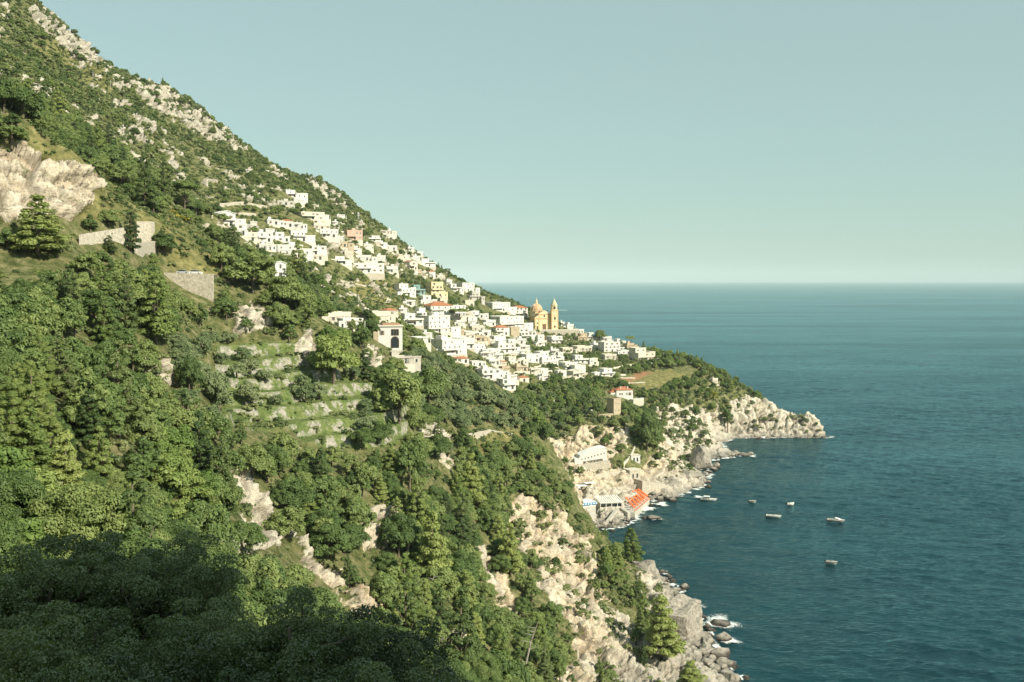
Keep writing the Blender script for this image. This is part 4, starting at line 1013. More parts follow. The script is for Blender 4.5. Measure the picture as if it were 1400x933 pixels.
# bathing deck
dk = [at(836,699,3)[:2], at(849,680,3)[:2], at(874,672,3)[:2], at(888,682,3)[:2], at(868,701,3)[:2]]
slab_from('bathing_deck', dk, -3, 3.0, M['concrete'], label='concrete bathing deck covered with orange parasols at the waterline', cat='deck')
def parasol():
    r0 = empty('beach_parasol', (0,0,0))
    p_ = MB(); p_.tube([(0,0,0),(0,0,2.5)], [.04,.04], M['canvas'], 6); p_.build('pole', r0)
    c_ = MB(); k = 8; V_ = [(0,0,2.75)]+[(1.0*math.cos(2*math.pi*i/k), 1.0*math.sin(2*math.pi*i/k), 2.15) for i in range(k)]+[(1.0*math.cos(2*math.pi*i/k), 1.0*math.sin(2*math.pi*i/k), 1.95) for i in range(k)]+[(0,0,2.7)]
    F_ = [(0,1+i,1+(i+1)%k) for i in range(k)]+[(1+i,9+i,9+(i+1)%k,1+(i+1)%k) for i in range(k)]
    c_.add(V_, F_, M['orange']); c_.build('canopy', r0)
    b_ = MB(); b_.lathe([(.28,0),(.28,.12),(.08,.18)], 0, 0, M['concrete'], 8); b_.build('base', r0)
    return r0
def lounger():
    r0 = empty('sun_lounger', (0,0,0))
    b_ = MB(); b_.box(-.33,.33,-.95,.95,.25,.32,M['orange']); b_.build('mattress', r0)
    b_ = MB(); b_.add([(-.33,.4,.323),(.33,.4,.323),(.33,.95,.75),(-.33,.95,.75),(-.33,.5,.322),(.33,.5,.322),(.33,1.0,.70),(-.33,1.0,.70)], [(0,1,2,3),(4,7,6,5),(0,3,7,4),(1,5,6,2),(3,2,6,7),(0,4,5,1)], M['orange']); b_.build('backrest', r0)
    b_ = MB(); b_.box(-.35,.35,-.97,.97,.18,.247,M['canvas']); [b_.box(x_-.04,x_+.04,y_-.04,y_+.04,0,.18,M['canvas']) for x_ in (-.3,.3) for y_ in (-.85,.85)]; b_.build('frame', r0)
    return r0
def copy_tree(o, parent=None):
    c = o.copy(); C.objects.link(c); c.parent = parent
    for ch_ in list(o.children): copy_tree(ch_, c)
    return c
pp = parasol(); lo = lounger(); first = True
rows = 7; cols = 6
A0, A1, B0, B1 = [np.array(at(u_, v_, 3.0)) for u_, v_ in ((852,681),(873,675),(866,698),(884,683))]
rown = ['back','second','third','fourth','fifth','sixth','front']
for i in range(rows):
    for j in range(cols):
        f, q = i/(rows-1), j/(cols-1)
        p_ = (A0*(1-q)+A1*q)*(1-f)+(B0*(1-q)+B1*q)*f
        o = pp if first else copy_tree(pp)
        o.location = p_; o.rotation_euler = (0,0,rnd.uniform(0,1)); tag(o, f'orange parasol in the {rown[i]} row on the bathing deck', 'parasol', f'orange parasols in the {rown[i]} row of the deck')
        o = lo if first else copy_tree(lo); first = False
        o.location = p_+np.array([.9,-1.3,0]); o.rotation_euler = (0,0,R(-38)); tag(o, f'orange sun lounger under the {rown[i]} row of parasols', 'sun lounger', f'orange sun loungers in the {rown[i]} row of the deck')
# bar pavilion with slatted white roof
px_, py_, pz_ = (834-700)/F*505, 505, h1((834-700)/F*505, 505)
pv = empty('beach_bar', (px_, py_+3, pz_+1.2), R(12), label='beach bar pavilion with slatted white roof left of the parasols', cat='pavilion')
b_ = MB(); b_.box(-5.8,5.8,-3,5,-5,2.4,M['cream']); b_.build('wall', pv)
b_ = MB()
for i in range(11): b_.add([(-6.2+i*1.13,-4.2,3.2),(-5.72+i*1.13,-4.2,3.2),(-5.72+i*1.13,5.2,4.6),(-6.2+i*1.13,5.2,4.6),(-6.2+i*1.13,-4.2,3.28),(-5.72+i*1.13,-4.2,3.28),(-5.72+i*1.13,5.2,4.68),(-6.2+i*1.13,5.2,4.68)], [(0,3,2,1),(4,5,6,7),(0,1,5,4),(1,2,6,5),(2,3,7,6),(3,0,4,7)], M['canvas'])
b_.build('slatted_roof', pv)
b_ = MB(); b_.box(-6.2,6.2,-4.3,-4.0,3.0,3.19,M['canvas']); [b_.box(x_-.1,x_+.1,-4.1,-3.9,-5,3.0,M['canvas']) for x_ in (-6,-3,0,3,6)]; b_.build('frame', pv)
b_ = MB(); b_.box(-5.5,5.5,-3.06,-3.0,.6,2.0,M['glass']); b_.build('bar_opening', pv)
# changing house with blue band
px_, py_ = (799-700)/F*492, 492; pz_ = HC-(706-383)/F*492
bh = empty('bathing_house', (px_-1, py_+3, pz_), R(24), label='flat white bathing house with a blue band along its roof edge', cat='bathing house')
b_ = MB(); b_.box(-6.2,6.2,-3,5,-6,4.2,M['grey']); b_.build('wall', bh)
b_ = MB(); b_.box(-6.6,6.6,-3.4,5.4,6.2,6.45,M['canvas']); b_.build('roof', bh)
b_ = MB(); b_.box(-6.6,6.6,-3.5,-3.403,5.4,6.5,M['blue']); [b_.box(-6.1+i*1.5,-5.3+i*1.5,-3.56,-3.503,5.65,6.2,M['canvas']) for i in range(9)]; b_.build('blue_band', bh)
b_ = MB(); [b_.box(x_-.12,x_+.12,-3.2,-2.96,4.203,6.19,M['canvas']) for x_ in (-6,-3,0,3,6)]; b_.box(-6.2,6.2,-3.1,-3.0,4.203,5.0,M['white']); b_.build('railing', bh)
# sun awnings behind
for i, (u_, v_) in enumerate(((795,672),(806,668),(786,676))):
    x, y, z = hit(u_, v_, 450.)
    a_ = empty('awning', (x, y+1.5, z), R(20), label=['white awning behind the blue banded bathing house','white awning nearest the steps above the bathing house','white awning at the left end behind the bathing house'][i], cat='awning')
    b_ = MB(); b_.box(-2.8,2.8,-1.8,1.8,2.6,2.72,M['canvas']); b_.build('canvas_top', a_); b_ = MB(); [b_.box(x_-.06,x_+.06,y_-.06,y_+.06,-2,2.6,M['metal']) for x_ in (-2.6,2.6) for y_ in (-1.6,1.6)]; b_.build('frame', a_)
# long white restaurant on the ledge, stepping up to the right
x, y, z = hit(806, 634, 470.)
rs = empty('restaurant', (x, y+2, z+1.2), R(14), label='long white restaurant stepping along the foot of the ochre cliff', cat='restaurant')
prof = [(-9.5,-3),(9.3,-3),(9.3,6.8),(7.5,7.3),(3,6.6),(-2,5.0),(-6.4,3.3),(-6.9,2.0),(-9.5,1.8)]
b_ = MB(); b_.prism(prof, -3, 4, M['white']); b_.build('wall', rs)
b_ = MB(); b_.prism([(-6.3,3.32),(-2,5.02),(3,6.62),(7.5,7.32),(9.5,6.82),(9.5,7.0),(7.5,7.6),(3,6.9),(-2,5.3),(-6.3,3.6)], -3.3, 4.2, M['canvas']); b_.build('roof', rs)
for i in range(8):
    xx = -5.2+i*1.85; window(rs, xx, -3, .9+(i*.42), 'f', .55, .8, None)
for i in range(6): window(rs, -3.6+i*1.9, -3, -1.2+(i*.2), 'f', 1.0, 1.4, 'wood')
b_ = MB(); b_.prism([(-9.5,-5),(10,-5),(10,.4),(-9.5,-1.6)], -6.2, -3.01, M['stone']); b_.build('terrace', rs)
HOUSES.append((780,834,612,640,y,x,y+4,11))
# small arched house on its terraces
x, y, z = hit(868, 632, 520.)
ah = empty('house', (x, y+3, z), R(14), label='little white house with two arched doors above the beach', cat='house')
b_ = MB(); b_.box(-2.7,2.7,-2.4,2.4,-3,3.4,M['white']); b_.build('wall', ah); b_ = MB(); b_.box(-2.9,2.9,-2.6,2.6,3.403,3.7,M['cream']); b_.build('roof', ah)
for xx in (-1.0,1.0):
    w_ = MB(); arch_opening(w_, xx, -2.4, .1, .9, 2.3, M['glass'], 8, .06); w_.build('arched_door', ah)
HOUSES.append((858,878,620,640,y,x,y+3,5))
x, y, z = hit(865, 655, 500.)
tw = empty('house', (x, y+3, z), R(28), label='stone ruin of a house between the arched house and the parasols', cat='house')
b_ = MB(); b_.box(-3.6,3.6,-3,3,-5,4.6,M['stone']); b_.build('wall', tw); b_ = MB(); b_.box(-3.8,3.8,-3.2,3.2,4.603,4.9,M['cream']); b_.build('roof', tw)
for xx in (-1.4,1.4):
    w_ = MB(); w_.box(xx-.5, xx+.5, -3.08, -2.95, .4, 2.6, M['glass']); w_.build('door', tw)
HOUSES.append((856,876,640,662,y,x,y+3,5))

# walls that follow the ground
NWALL = 0
def wall_line(pts, height, thick, m_, label, name='stone_wall', y0=60., drop=4.0, cat='wall', level=False, kindw=True):
    W_ = [hit(u_, v_, y0) if len(t_) == 0 else ((u_-700)/F*t_[0], t_[0], HC-(v_-383)/F*t_[0]) for (u_, v_, *t_) in pts]
    P_ = []
    for a_, b__ in zip(W_[:-1], W_[1:]):
        L_ = math.dist(a_[:2], b__[:2]); n_ = max(1, int(L_/3))
        for i in range(n_): f = i/n_; P_.append(tuple(a_[k]*(1-f)+b__[k]*f for k in range(3)))
    P_.append(W_[-1]); o0 = P_[0]; V_ = []; F_ = []
    for i, p in enumerate(P_):
        q0, q1 = P_[max(i-1,0)], P_[min(i+1,len(P_)-1)]; tx, ty = q1[0]-q0[0], q1[1]-q0[1]; l_ = math.hypot(tx, ty)+1e-6; nx, ny = -ty/l_*thick/2, tx/l_*thick/2
        zz = p[2]+height; zb = p[2]-drop
        for sx_, z_ in ((1,zb),(1,zz),(-1,zz),(-1,zb)): V_.append((p[0]+nx*sx_-o0[0], p[1]+ny*sx_-o0[1], z_-o0[2]+(.15*math.sin(i*1.7) if z_ == zz and not level else 0)))
        if i:
            a_ = (i-1)*4
            for k in range(4): F_.append((a_+k, a_+(k+1)%4, a_+4+(k+1)%4, a_+4+k))
    F_ += [(0,1,2,3), tuple(len(V_)-4+k for k in (3,2,1,0))]
    b_ = MB(); b_.add(V_, F_, m_); o = b_.build(name); o.location = o0
    return tag(o, label, cat, 'dry-stone and garden walls', 'thing')
def hung_wall(pts, vtop, thick, m_, label, name='retaining_wall'):
    """retaining wall: foot on the ground at (u, v), level top at the row VTOP"""
    P_ = []
    ends = [hit(*pts[0], 180.), hit(*pts[-1], 180.)]
    for (u_, v_) in pts:
        y = ends[0][1]+(ends[1][1]-ends[0][1])*(u_-pts[0][0])/(pts[-1][0]-pts[0][0]); x = (u_-700)/F*y; z = min(h1(x, y), HC-(v_-383)/F*y); zt = HC-((vtop(u_) if callable(vtop) else vtop)-383)/F*y; P_.append((x, y, z-1.5, zt))
    o0 = P_[0]; V_ = []; F_ = []
    for i, p in enumerate(P_):
        for dy, z_ in ((0,p[2]),(0,p[3]),(thick,p[3]),(thick,p[2])): V_.append((p[0]-o0[0], p[1]+dy-o0[1], z_-o0[2]))
        if i:
            a_ = (i-1)*4
            for k in range(4): F_.append((a_+k, a_+(k+1)%4, a_+4+(k+1)%4, a_+4+k))
    F_ += [(0,1,2,3), tuple(len(V_)-4+k for k in (3,2,1,0))]
    b_ = MB(); b_.add(V_, F_, m_); o = b_.build(name); o.location = o0[:3]; return tag(o, label, 'wall', 'dry-stone and garden walls', 'thing'), P_
_, RW = hung_wall([(224,377),(234,382),(246,390),(258,398),(272,411),(291,413)], lambda u_: 372.5+(u_-214)*.03, 1.0, M['stone'], 'tall pale retaining wall carrying the coast road and two cars')
hung_wall([(108,334),(128,336),(150,338),(172,338)], lambda u_: 321-(u_-108)*.16, 1.2, M['stone'], 'pale stone wall left of the pointed conifer by the road')
hung_wall([(187,330),(198,331),(207,331)], lambda u_: 303, 3.0, M['stone'], 'tall pale wall right of the pointed conifer by the road')
hung_wall([(183,346),(198,347),(211,346)], lambda u_: 332-(u_-183)*.08, 3.0, M['stone'], 'lower stepped block at the foot of the tall pale wall')
wall_line([(-40,346,232),(40,344,236),(85,346,240)], .8, .8, M['stone'], 'long low road parapet at the left edge under the crag', 'road_wall', drop=5)
for i, (pts, hh_, mm, lab) in enumerate([
 ([(300,283),(330,280),(365,286)],2.0,'stone','upper terrace wall in the scrub above the gabled house'),
 ([(290,300),(315,292),(350,296)],1.5,'stone','lower terrace wall in the scrub above the gabled house'),
 ([(702,512),(735,503),(760,495)],1.2,'cream','pale ramp wall below the round-cornered tower house'),
 ([(770,470),(782,462),(787,452)],.6,'cream','stepped path wall climbing right of the church hill'),
 ([(838,505),(856,501),(866,500)],1.2,'cream','pale garden wall above the brown field'),
 ([(880,498),(905,497),(925,500)],1.0,'cream','garden wall beside the big cream villa'),
 ([(700,495),(728,488),(735,486)],1.0,'cream','short wall in the lower middle of the village'),
 ([(766,520),(790,514),(803,512)],1.4,'stone','grey wall in the gardens under the village'),
 ([(730,532),(758,524)],1.2,'stone','broken terrace wall in the gardens left of the cliff villa'),
 ([(800,566),(815,560)],1.0,'cream','short path wall left of the stone tower'),
 ([(818,572),(838,570)],2.0,'tan','tan wall at the foot of the stone tower'),
 ([(640,598),(668,592),(700,596)],1.0,'stone','weathered wall in the dry grass on the olive spur'),
 ([(465,385),(500,392),(530,396)],.8,'stone','old wall across the green meadow under the white complex'),
 ([(330,323),(352,322)],1.0,'cream','white garden wall in the upper village'),
 ([(555,500),(580,492),(605,497)],1.0,'cream','garden wall between the arched villa and the apartment block'),
 ([(812,652),(830,648),(848,646)],.8,'stone','path wall on the ledge below the long restaurant'),
 ([(848,640),(862,626),(868,612)],1.0,'cream','cliff stair wall climbing behind the arched house'),
]):
    wall_line(pts, hh_, .6, M[mm], lab, y0=430. if i not in (11,) else 300.)
rw_ = random.Random(5); nw = 0
while nw < 46:
    u = rw_.uniform(300, 880); v = rw_.uniform(300, 525)
    if not any(poly_mask(np.array([u]), np.array([v]), p_)[0] for p_ in VPOLY+[[(440,380),(560,385),(600,420),(560,440),(440,440)],[(700,520),(850,500),(900,500),(860,545),(760,545)]]): continue
    L_ = rw_.uniform(14, 34); sl = rw_.uniform(-.05, .16)
    mm = rw_.choice(['stone','stone','cream','white']); lab = place_words(u, v, used_labels, {'stone':'dry-stone terrace wall','cream':'pale plastered garden wall','white':'white garden wall'}[mm])
    wall_line([(u-L_/2, v-sl*L_/2), (u, v), (u+L_/2, v+sl*L_/2)], rw_.uniform(.7,1.6), .5, M[mm], lab, y0=500., drop=2.0, name='garden_wall'); nw += 1
wall_line([(848,650,560),(878,660,548),(906,664,556),(918,668,560)], 1.0, 2.0, M['stone'], 'high pale sea wall right of the orange parasols', 'sea_wall', drop=12)
wall_line([(826,720,486),(836,706,492),(846,694,508),(860,702,499)], .5, 1.6, M['concrete'], 'curved concrete ramp wall below the beach bar', 'sea_wall', drop=5)

# ------------------------------------------------------------------ cars on the coast road
def car(bodym):
    r0 = empty('parked_car', (0,0,0)); b_ = MB()
    b_.prism([(-2.1,.3),(2.1,.3),(2.15,.75),(1.9,.9),(1.1,.98),(-1.6,1.0),(-2.1,.9)], -.85, .85, bodym); b_.build('body', r0)
    b_ = MB(); b_.prism([(-1.6,1.003),(1.0,.99),(.45,1.45),(-1.2,1.47)], -.74, .74, M['glass']); b_.build('windows', r0)
    b_ = MB(); b_.prism([(-1.25,1.473),(.5,1.453),(.4,1.52),(-1.15,1.54)], -.76, .76, bodym); b_.build('roof', r0)
    for x_ in (-1.35,1.3):
        for y_ in (-.86,.66):
            b_ = MB(); b_.prism([(x_+.32*math.cos(k*math.pi/6), .32+.32*math.sin(k*math.pi/6)) for k in range(12)], y_, y_+.2, M['chrome']); b_.build('wheel', r0)
    return r0
M['carwhite'] = simple('white_car_paint', (.75,.75,.74), .3, .5); M['carsilver'] = simple('silver_car_paint', (.45,.47,.48), .3, .6)
roadz = HC-(374-383)/F*333+.2
rb = MB(); V_ = []; F_ = []
for p_ in RW: V_ += [(p_[0], p_[1]+1.2, p_[3]-.35), (p_[0], p_[1]+5.0, p_[3]-.35), (p_[0], p_[1]+5.0, p_[3]-1.2), (p_[0], p_[1]+1.2, p_[3]-1.2)]
for i in range(len(RW)-1):
    for k in range(4): F_.append((i*4+k, i*4+(k+1)%4, i*4+4+(k+1)%4, i*4+4+k))
F_ += [(0,1,2,3), tuple(len(V_)-4+k for k in (3,2,1,0))]
rb.add(V_, F_, M['asphalt']); tag(rb.build('coast_road'), kind='structure')
for u_, mm, lab in ((250.5,'carsilver','silver car parked on the retaining wall road, the left one'),(267.5,'carwhite','white car parked on the retaining wall road, the right one')):
    c_ = car(M[mm]); Yc_ = float(np.interp(u_, [224,234,246,258,272,291], [p_[1] for p_ in RW]))+3.1; roadz = float(np.interp(u_, [224,234,246,258,272,291], [p_[3] for p_ in RW]))-.35; c_.location = ((u_-700)/F*Yc_, Yc_, roadz+.004); c_.rotation_euler = (0,0,R(-4)); tag(c_, lab, 'car', 'cars on the coast road')

# ------------------------------------------------------------------ poles, mast, shrine
def pole(u_, v_, hpx, label, y0=300., arms=True, name='utility_pole', cat='pole', thick=.13):
    x, y, z = hit(u_, v_, y0); h_ = hpx*y/F
    r0 = empty(name, (x, y, z), 0, label=label, cat=cat, group='utility poles'); b_ = MB(); b_.tube([(0,0,-1),(0,0,h_)], [thick*1.3, thick], M['concrete'], 6); b_.build('pole', r0)
    if arms:
        b_ = MB(); b_.box(-1.1,1.1,-.07,.07,h_-.9,h_-.75,M['metal']); b_.build('crossarm', r0)
for a_ in [(447,345,14,'thin pale pole right of the upper village houses'),(476,352,12,'thin pale pole above the long white complex'),(415,376,13,'pale pole above the ravine trees beside the gabled house'),
           (433,398,26,'tall pale pole at the left edge of the green meadow'),(490,418,16,'pale pole standing in the lower meadow'),(555,386,14,'pole above the teal netted building'),
           (907,493,11,'pole right of the big cream villa'),(127,108,10,'upper pole in the scrub below the mountain crag'),(151,124,14,'lower pole in the scrub below the mountain crag'),(640,455,10,'pole between the lower village houses')]:
    pole(*a_)
x, y, z = hit(490, 302, 800.); b_ = MB(); mr = empty('radio_mast', (x, y, z-.5), 0, label='lattice radio mast standing up on the mountain ridge', cat='mast')
hh_ = 12*y/F
for sx_, sy_ in ((-.6,-.6),(.6,-.6),(.6,.6),(-.6,.6)): b_.tube([(sx_,sy_,-1),(sx_*.3,sy_*.3,hh_)], [.12,.08], M['metal'], 4)
for k in range(6):
    f = k/6; s0 = .6*(1-.7*f); z_ = hh_*f; b_.tube([(-s0,-s0,z_),(s0,-s0,z_+hh_/6)], [.05,.05], M['metal'], 4); b_.tube([(s0,s0,z_),(-s0,s0,z_+hh_/6)], [.05,.05], M['metal'], 4)
b_.build('lattice', mr); b_ = MB(); [b_.box(-.9,.9,-.3,.3,hh_-k_-1.2,hh_-k_-.3,M['canvas']) for k_ in (0,2)]; b_.build('antenna', mr)
x, y, z = hit(532, 320, 800.); sh = empty('chapel', (x, y, z), R(20), label='small white pointed chapel on the mountain ridge', cat='chapel')
b_ = MB(); b_.box(-1.6,1.6,-1.6,1.6,-2,3.6,M['white']); b_.build('wall', sh); b_ = MB(); b_.lathe([(2.1,3.603),(1.2,5.0),(.1,7.0)], 0, 0, M['white'], 4); b_.build('spire', sh); w_ = MB(); w_.box(-.5,.5,-1.68,-1.55,.2,2.2,M['glass']); w_.build('door', sh)
x, y, z = hit(757, 552, 450.); st = MB(); st.lathe([(.9,-1),(.9,.6),(.5,.8),(.45,2.2),(.25,2.6),(.32,3.0),(.1,3.4)], 0, 0, M['white'], 10); o = st.build('garden_statue'); o.location = (x, y, z); tag(o, 'white garden statue among the trees below the village', 'statue')

# ------------------------------------------------------------------ boats
def hull_mb(L_, B_, H_, m_, bow=.5):
    b_ = MB(); N_ = 14; prof = []
    for i in range(N_+1):
        f = i/N_; x_ = -L_/2+L_*f; w_ = B_/2*(.9+.1*f/.3 if f < .3 else max(.02, (1-((f-.3)/.7)**1.9))); sh_ = H_*(1+.6*max(0,f-.4))
        prof.append([(x_, -w_, sh_), (x_-L_*.07*f**3, -w_*.8, sh_*.35), (x_-L_*.14*f**3, 0, -.25), (x_-L_*.07*f**3, w_*.8, sh_*.35), (x_, w_, sh_)])
    V_ = [p for r_ in prof for p in r_]; F_ = []
    for i in range(N_):
        for k in range(4): F_.append((i*5+k, i*5+k+1, (i+1)*5+k+1, (i+1)*5+k))
    F_ += [(0,1,2,3,4)]; b_.add(V_, F_, m_)
    return b_, prof
def boat(u_, v_, L_, yaw, label, kind='open', hullm='canvas'):
    x, y, _ = at(u_, v_, 0.0); B_ = L_*.34
    r0 = empty('motorboat', (x, y, .25), yaw, label=label, cat='boat', group='boats anchored in the bay')
    b_, prof = hull_mb(L_, B_, .85, M[hullm]); b_.build('hull', r0)
    d_ = MB(); N_ = len(prof); V_ = []; F_ = []
    for r_ in prof: V_ += [(r_[0][0], r_[0][1]*.97, r_[0][2]+.01), (r_[4][0], r_[4][1]*.97, r_[4][2]+.01)]
    i0 = N_//2 if kind != 'rib' else N_*2//3
    for i in range(i0, N_-1): F_.append((i*2, i*2+1, i*2+3, i*2+2))
    d_.add(V_, F_, M['cream']); d_.box(-L_/2+.3, 0, -B_*.4, B_*.4, .25, .32, M['woodlight']); d_.build('deck', r0)
    for s_ in (-1,1):
        g_ = MB(); g_.tube([(r_[0 if s_ < 0 else 4][0], r_[0 if s_ < 0 else 4][1], r_[0][2]+.04) for r_ in prof], [.09 if kind != 'rib' else .26]*N_, M['canvas'] if kind != 'rib' else M['grey'], 6); g_.build('gunwale', r0)
    c_ = MB(); c_.box(-.3, .5, -B_*.22, B_*.22, .323, 1.35, M['canvas']); c_.build('console', r0)
    w_ = MB(); w_.add([(.5,-B_*.32,1.0),(.5,B_*.32,1.0),(.1,B_*.28,1.75),(.1,-B_*.28,1.75),(.55,-B_*.32,1.0),(.55,B_*.32,1.0),(.15,B_*.28,1.75),(.15,-B_*.28,1.75)], [(0,1,2,3),(4,7,6,5),(0,4,5,1),(1,5,6,2),(2,6,7,3),(3,7,4,0)], M['glass']); w_.build('windscreen', r0)
    s_ = MB(); s_.box(-L_*.38,-L_*.28,-B_*.36,B_*.36,.323,.8,M['wood']); s_.build('seat', r0)
    m_ = MB(); m_.box(-L_/2-.45,-L_/2-.02,-.22,.22,.1,1.25,M['chrome']); m_.build('outboard_motor', r0)
    if kind == 'cabin':
        c_ = MB(); c_.prism([(-.6,.9),(L_*.30,1.15),(L_*.12,1.75),(-.4,1.95)], -B_*.3, B_*.3, M['canvas']); c_.build('cabin', r0); c_ = MB(); c_.box(-.5,L_*.12,-B_*.31,B_*.31,1.25,1.55,M['glass']); c_.build('cabin_window', r0)
    if kind == 'bimini':
        c_ = MB(); c_.box(-L_*.3,.6,-B_*.38,B_*.38,2.15,2.25,M['canvas']); c_.build('sunshade', r0); c_ = MB(); [c_.tube([(x_,y_,.8),(x_,y_,2.15)],[.03,.03],M['metal'],4) for x_ in (-L_*.28,.5) for y_ in (-B_*.36,B_*.36)]; c_.build('shade_frame', r0)
    return r0
M['woodlight'] = simple('teak_deck', (.35,.24,.14), .7, .2)
boat(969,685,9.0,R(-14),'long open motorboat close to the rocks, with people and shade deck','bimini')
boat(1029,688,3.6,R(-28),'small white tender, leftmost of the little boats','rib')
boat(1081,691,4.0,R(8),'tiny white dinghy lying right of the tender','open')
boat(1058,708,7.6,R(-20),'white motorboat with console in the middle of the bay','open')
boat(1143,714,8.4,R(-24),'grey cabin cruiser, rightmost of the boats','cabin','grey')
boat(1137,772,4.6,R(-30),'small inflatable boat alone nearest the viewer','rib')
boat(1043,599.5,3.6,R(0),'little boat lying under the headland cliff','open')
sp = boat(748,424.3,13,R(178),'distant white speedboat behind the church trailing a wake','cabin')
kx, ky, _ = at(864,744,0); kb = MB(); hb, pr = hull_mb(3.4,.7,.3,M['orange']); o = hb.build('kayak'); o.location = (kx, ky, .05); o.rotation_euler = (0,0,R(150)); tag(o, 'orange kayak beside the near cliff trees', 'kayak')

# ------------------------------------------------------------------ rocks and foam
M['searock'] = None
m_, nt, out = mat('sea_rock'); g = pos(nt); f_ = noise(nt, .9, 6, .7, g); sep = nd(nt, 'ShaderNodeSeparateXYZ'); lk(nt, g, sep.inputs[0])
wet = mathn(nt, 'SUBTRACT', 1.0, mathn(nt, 'DIVIDE', mathn(nt, 'ADD', sep.outputs[2], mathn(nt, 'MULTIPLY', f_, -1.3)), .9), clamp=True)
c_ = ramp(nt, f_, [(.3,(.10,.09,.075)),(.48,(.29,.26,.215)),(.7,(.43,.395,.34))]); c_ = mixc(nt, wet, c_, (.05,.042,.034))
princ(nt, out, c_, .9, .2, bump(nt, f_, .9, .5)); M['searock'] = m_
def rock_mesh(seed, sub=3, flat=.7):
    bm = bmesh.new(); bmesh.ops.create_icosphere(bm, subdivisions=sub, radius=1)
    P_ = np.array([v_.co[:] for v_ in bm.verts]); o_ = seed*7.3
    # facet with random planes, then roughen
    rg_ = np.random.default_rng(seed)
    for k in range(11):
        d = dirs(1, rg_)[0]; lim = rg_.uniform(.5,.8); s_ = P_@d; over = np.maximum(s_-lim, 0); P_ -= over[:,None]*d*.95
    n_ = fbm(P_[:,0]*1.6+o_, P_[:,1]*1.6, P_[:,2]*1.6, 4, seed, True); P_ *= (1+.20*n_)[:,None]
    n_ = fbm(P_[:,0]*6+o_, P_[:,1]*6, P_[:,2]*6, 2, seed); P_ *= (1+.06*n_)[:,None]; P_[:,2] *= flat
    for v_, p in zip(bm.verts, P_): v_.co = p
    me_ = bpy.data.meshes.new('rock'); bm.to_mesh(me_); bm.free(); me_.materials.append(M['searock']); return me_
RM = [rock_mesh(s_, 4 if s_ < 3 else 3) for s_ in range(1, 8)]
def rock(x, y, z, sx_, sy_, sz_, rz, k, label, group=None, name='rock'):
    o = bpy.data.objects.new(name, RM[k % len(RM)]); C.objects.link(o); o.location = (x, y, z); o.scale = (sx_, sy_, sz_); o.rotation_euler = (rnd.uniform(-.2,.2), rnd.uniform(-.2,.2), rz)
    return tag(o, label, 'rock', group)
for u_, v_, w_, hz, lab in [(938,827,32,1.9,'dark sea rock nearest the cliff with foam on its right side'),(986,853,30,1.1,'flat sea rock awash in a ring of white foam'),(991,875,22,1.5,'dark sea rock just in front of the foaming one'),
                        (893,709,22,1.0,'small brown rock off the beach club'),(967,889,20,2.0,'rounded boulder at the foot of the near cliff'),(997,932,26,3.0,'pale rock at the bottom edge of the sea'),
                        (1126,598,14,1.0,'low rock at the very tip of the headland'),(1017,623,22,1.2,'low reef at the end of the second headland')]:
    x, y, _ = at(u_, v_, 0.0); s_ = w_*y/F/2
    for q, (dx, dy, f) in enumerate(((0,0,1.0),) ): rock(x, y, .1*hz, s_*1.05, s_*1.15, hz*1.7, rnd.uniform(0,6), int(u_), lab, 'rocks standing in the sea', 'sea_rock')
# larger crags of the near shore
for u_, v_, w_, hz, lab in [(885,795,52,11,'big pale boulder crag projecting beyond the cliff-top pines'),(930,868,74,17,'largest grey boulder crag at the foot of the near cliff'),(898,838,44,13,'grey crag between the two big shore boulders'),
                        (905,910,60,16,'shadowed grey crag at the bottom edge of the shore'),(957,634,32,17,'smooth rounded grey rock head at the shore right of the beach'),(935,652,46,12,'jagged dark grey rock mass beside the rounded rock head'),
                        (915,665,40,8,'low broken rocks at the end of the sea wall'),(858,765,30,7,'rock below the leaning pines of the near cliff')]:
    x, y, z = at(u_, v_+8, 0.0); s_ = w_*y/F/2
    rock(x, y+s_*.4, hz*.22, s_*1.1, s_*1.1, hz*.85, rnd.uniform(0,6), int(u_)+1, lab, 'crags along the shore', 'shore_crag')
# scattered shoreline boulders
def along(pts, n_, lo_, hi_, label, group, jx=2.5):
    pts = [np.array(p) for p in pts]
    for i in range(n_):
        k = rnd.randrange(len(pts)-1); f = rnd.random(); p = pts[k]*(1-f)+pts[k+1]*f; s_ = lo_+(hi_-lo_)*rnd.random()**2.2
        x, y = p[0]+rnd.gauss(0, jx), p[1]+rnd.gauss(0, jx); z = max(h1(x, y), -.4) if s_ < 2.4 else 0
        rock(x, y, z+s_*.12, s_, s_*rnd.uniform(.7,1.2), s_*rnd.uniform(.6,1.1), rnd.uniform(0,6), i, label, group, 'boulder')
along([(40,478),(50,486),(56,492),(66,516)], 95, .6, 2.4, 'pale boulder of the breakwater rubble below the beach bar', 'rubble boulders below the beach bar', 3.0)
along([(70,530),(75,541),(90,550),(110,579),(121,612),(128,640)], 80, .8, 3.2, 'grey boulder along the broken shore right of the sea wall', 'boulders right of the sea wall')
along([(62,378),(62,395),(58,410)], 26, .8, 3.0, 'grey boulder at the foot of the pine-topped crag', 'boulders under the pine-topped crag')
along([(68,280),(66,300),(65,322),(66,345),(63,372)], 70, .8, 3.4, 'grey boulder along the foot of the near cliff', 'boulders along the near cliff foot')
along([(132,661),(150,675),(163,683)], 22, .8, 2.6, 'boulder along the foot of the second headland', 'boulders of the second headland')
along([(171,753),(205,757),(240,760)], 24, .8, 2.6, 'boulder along the waterline of the far headland', 'boulders of the far headland')
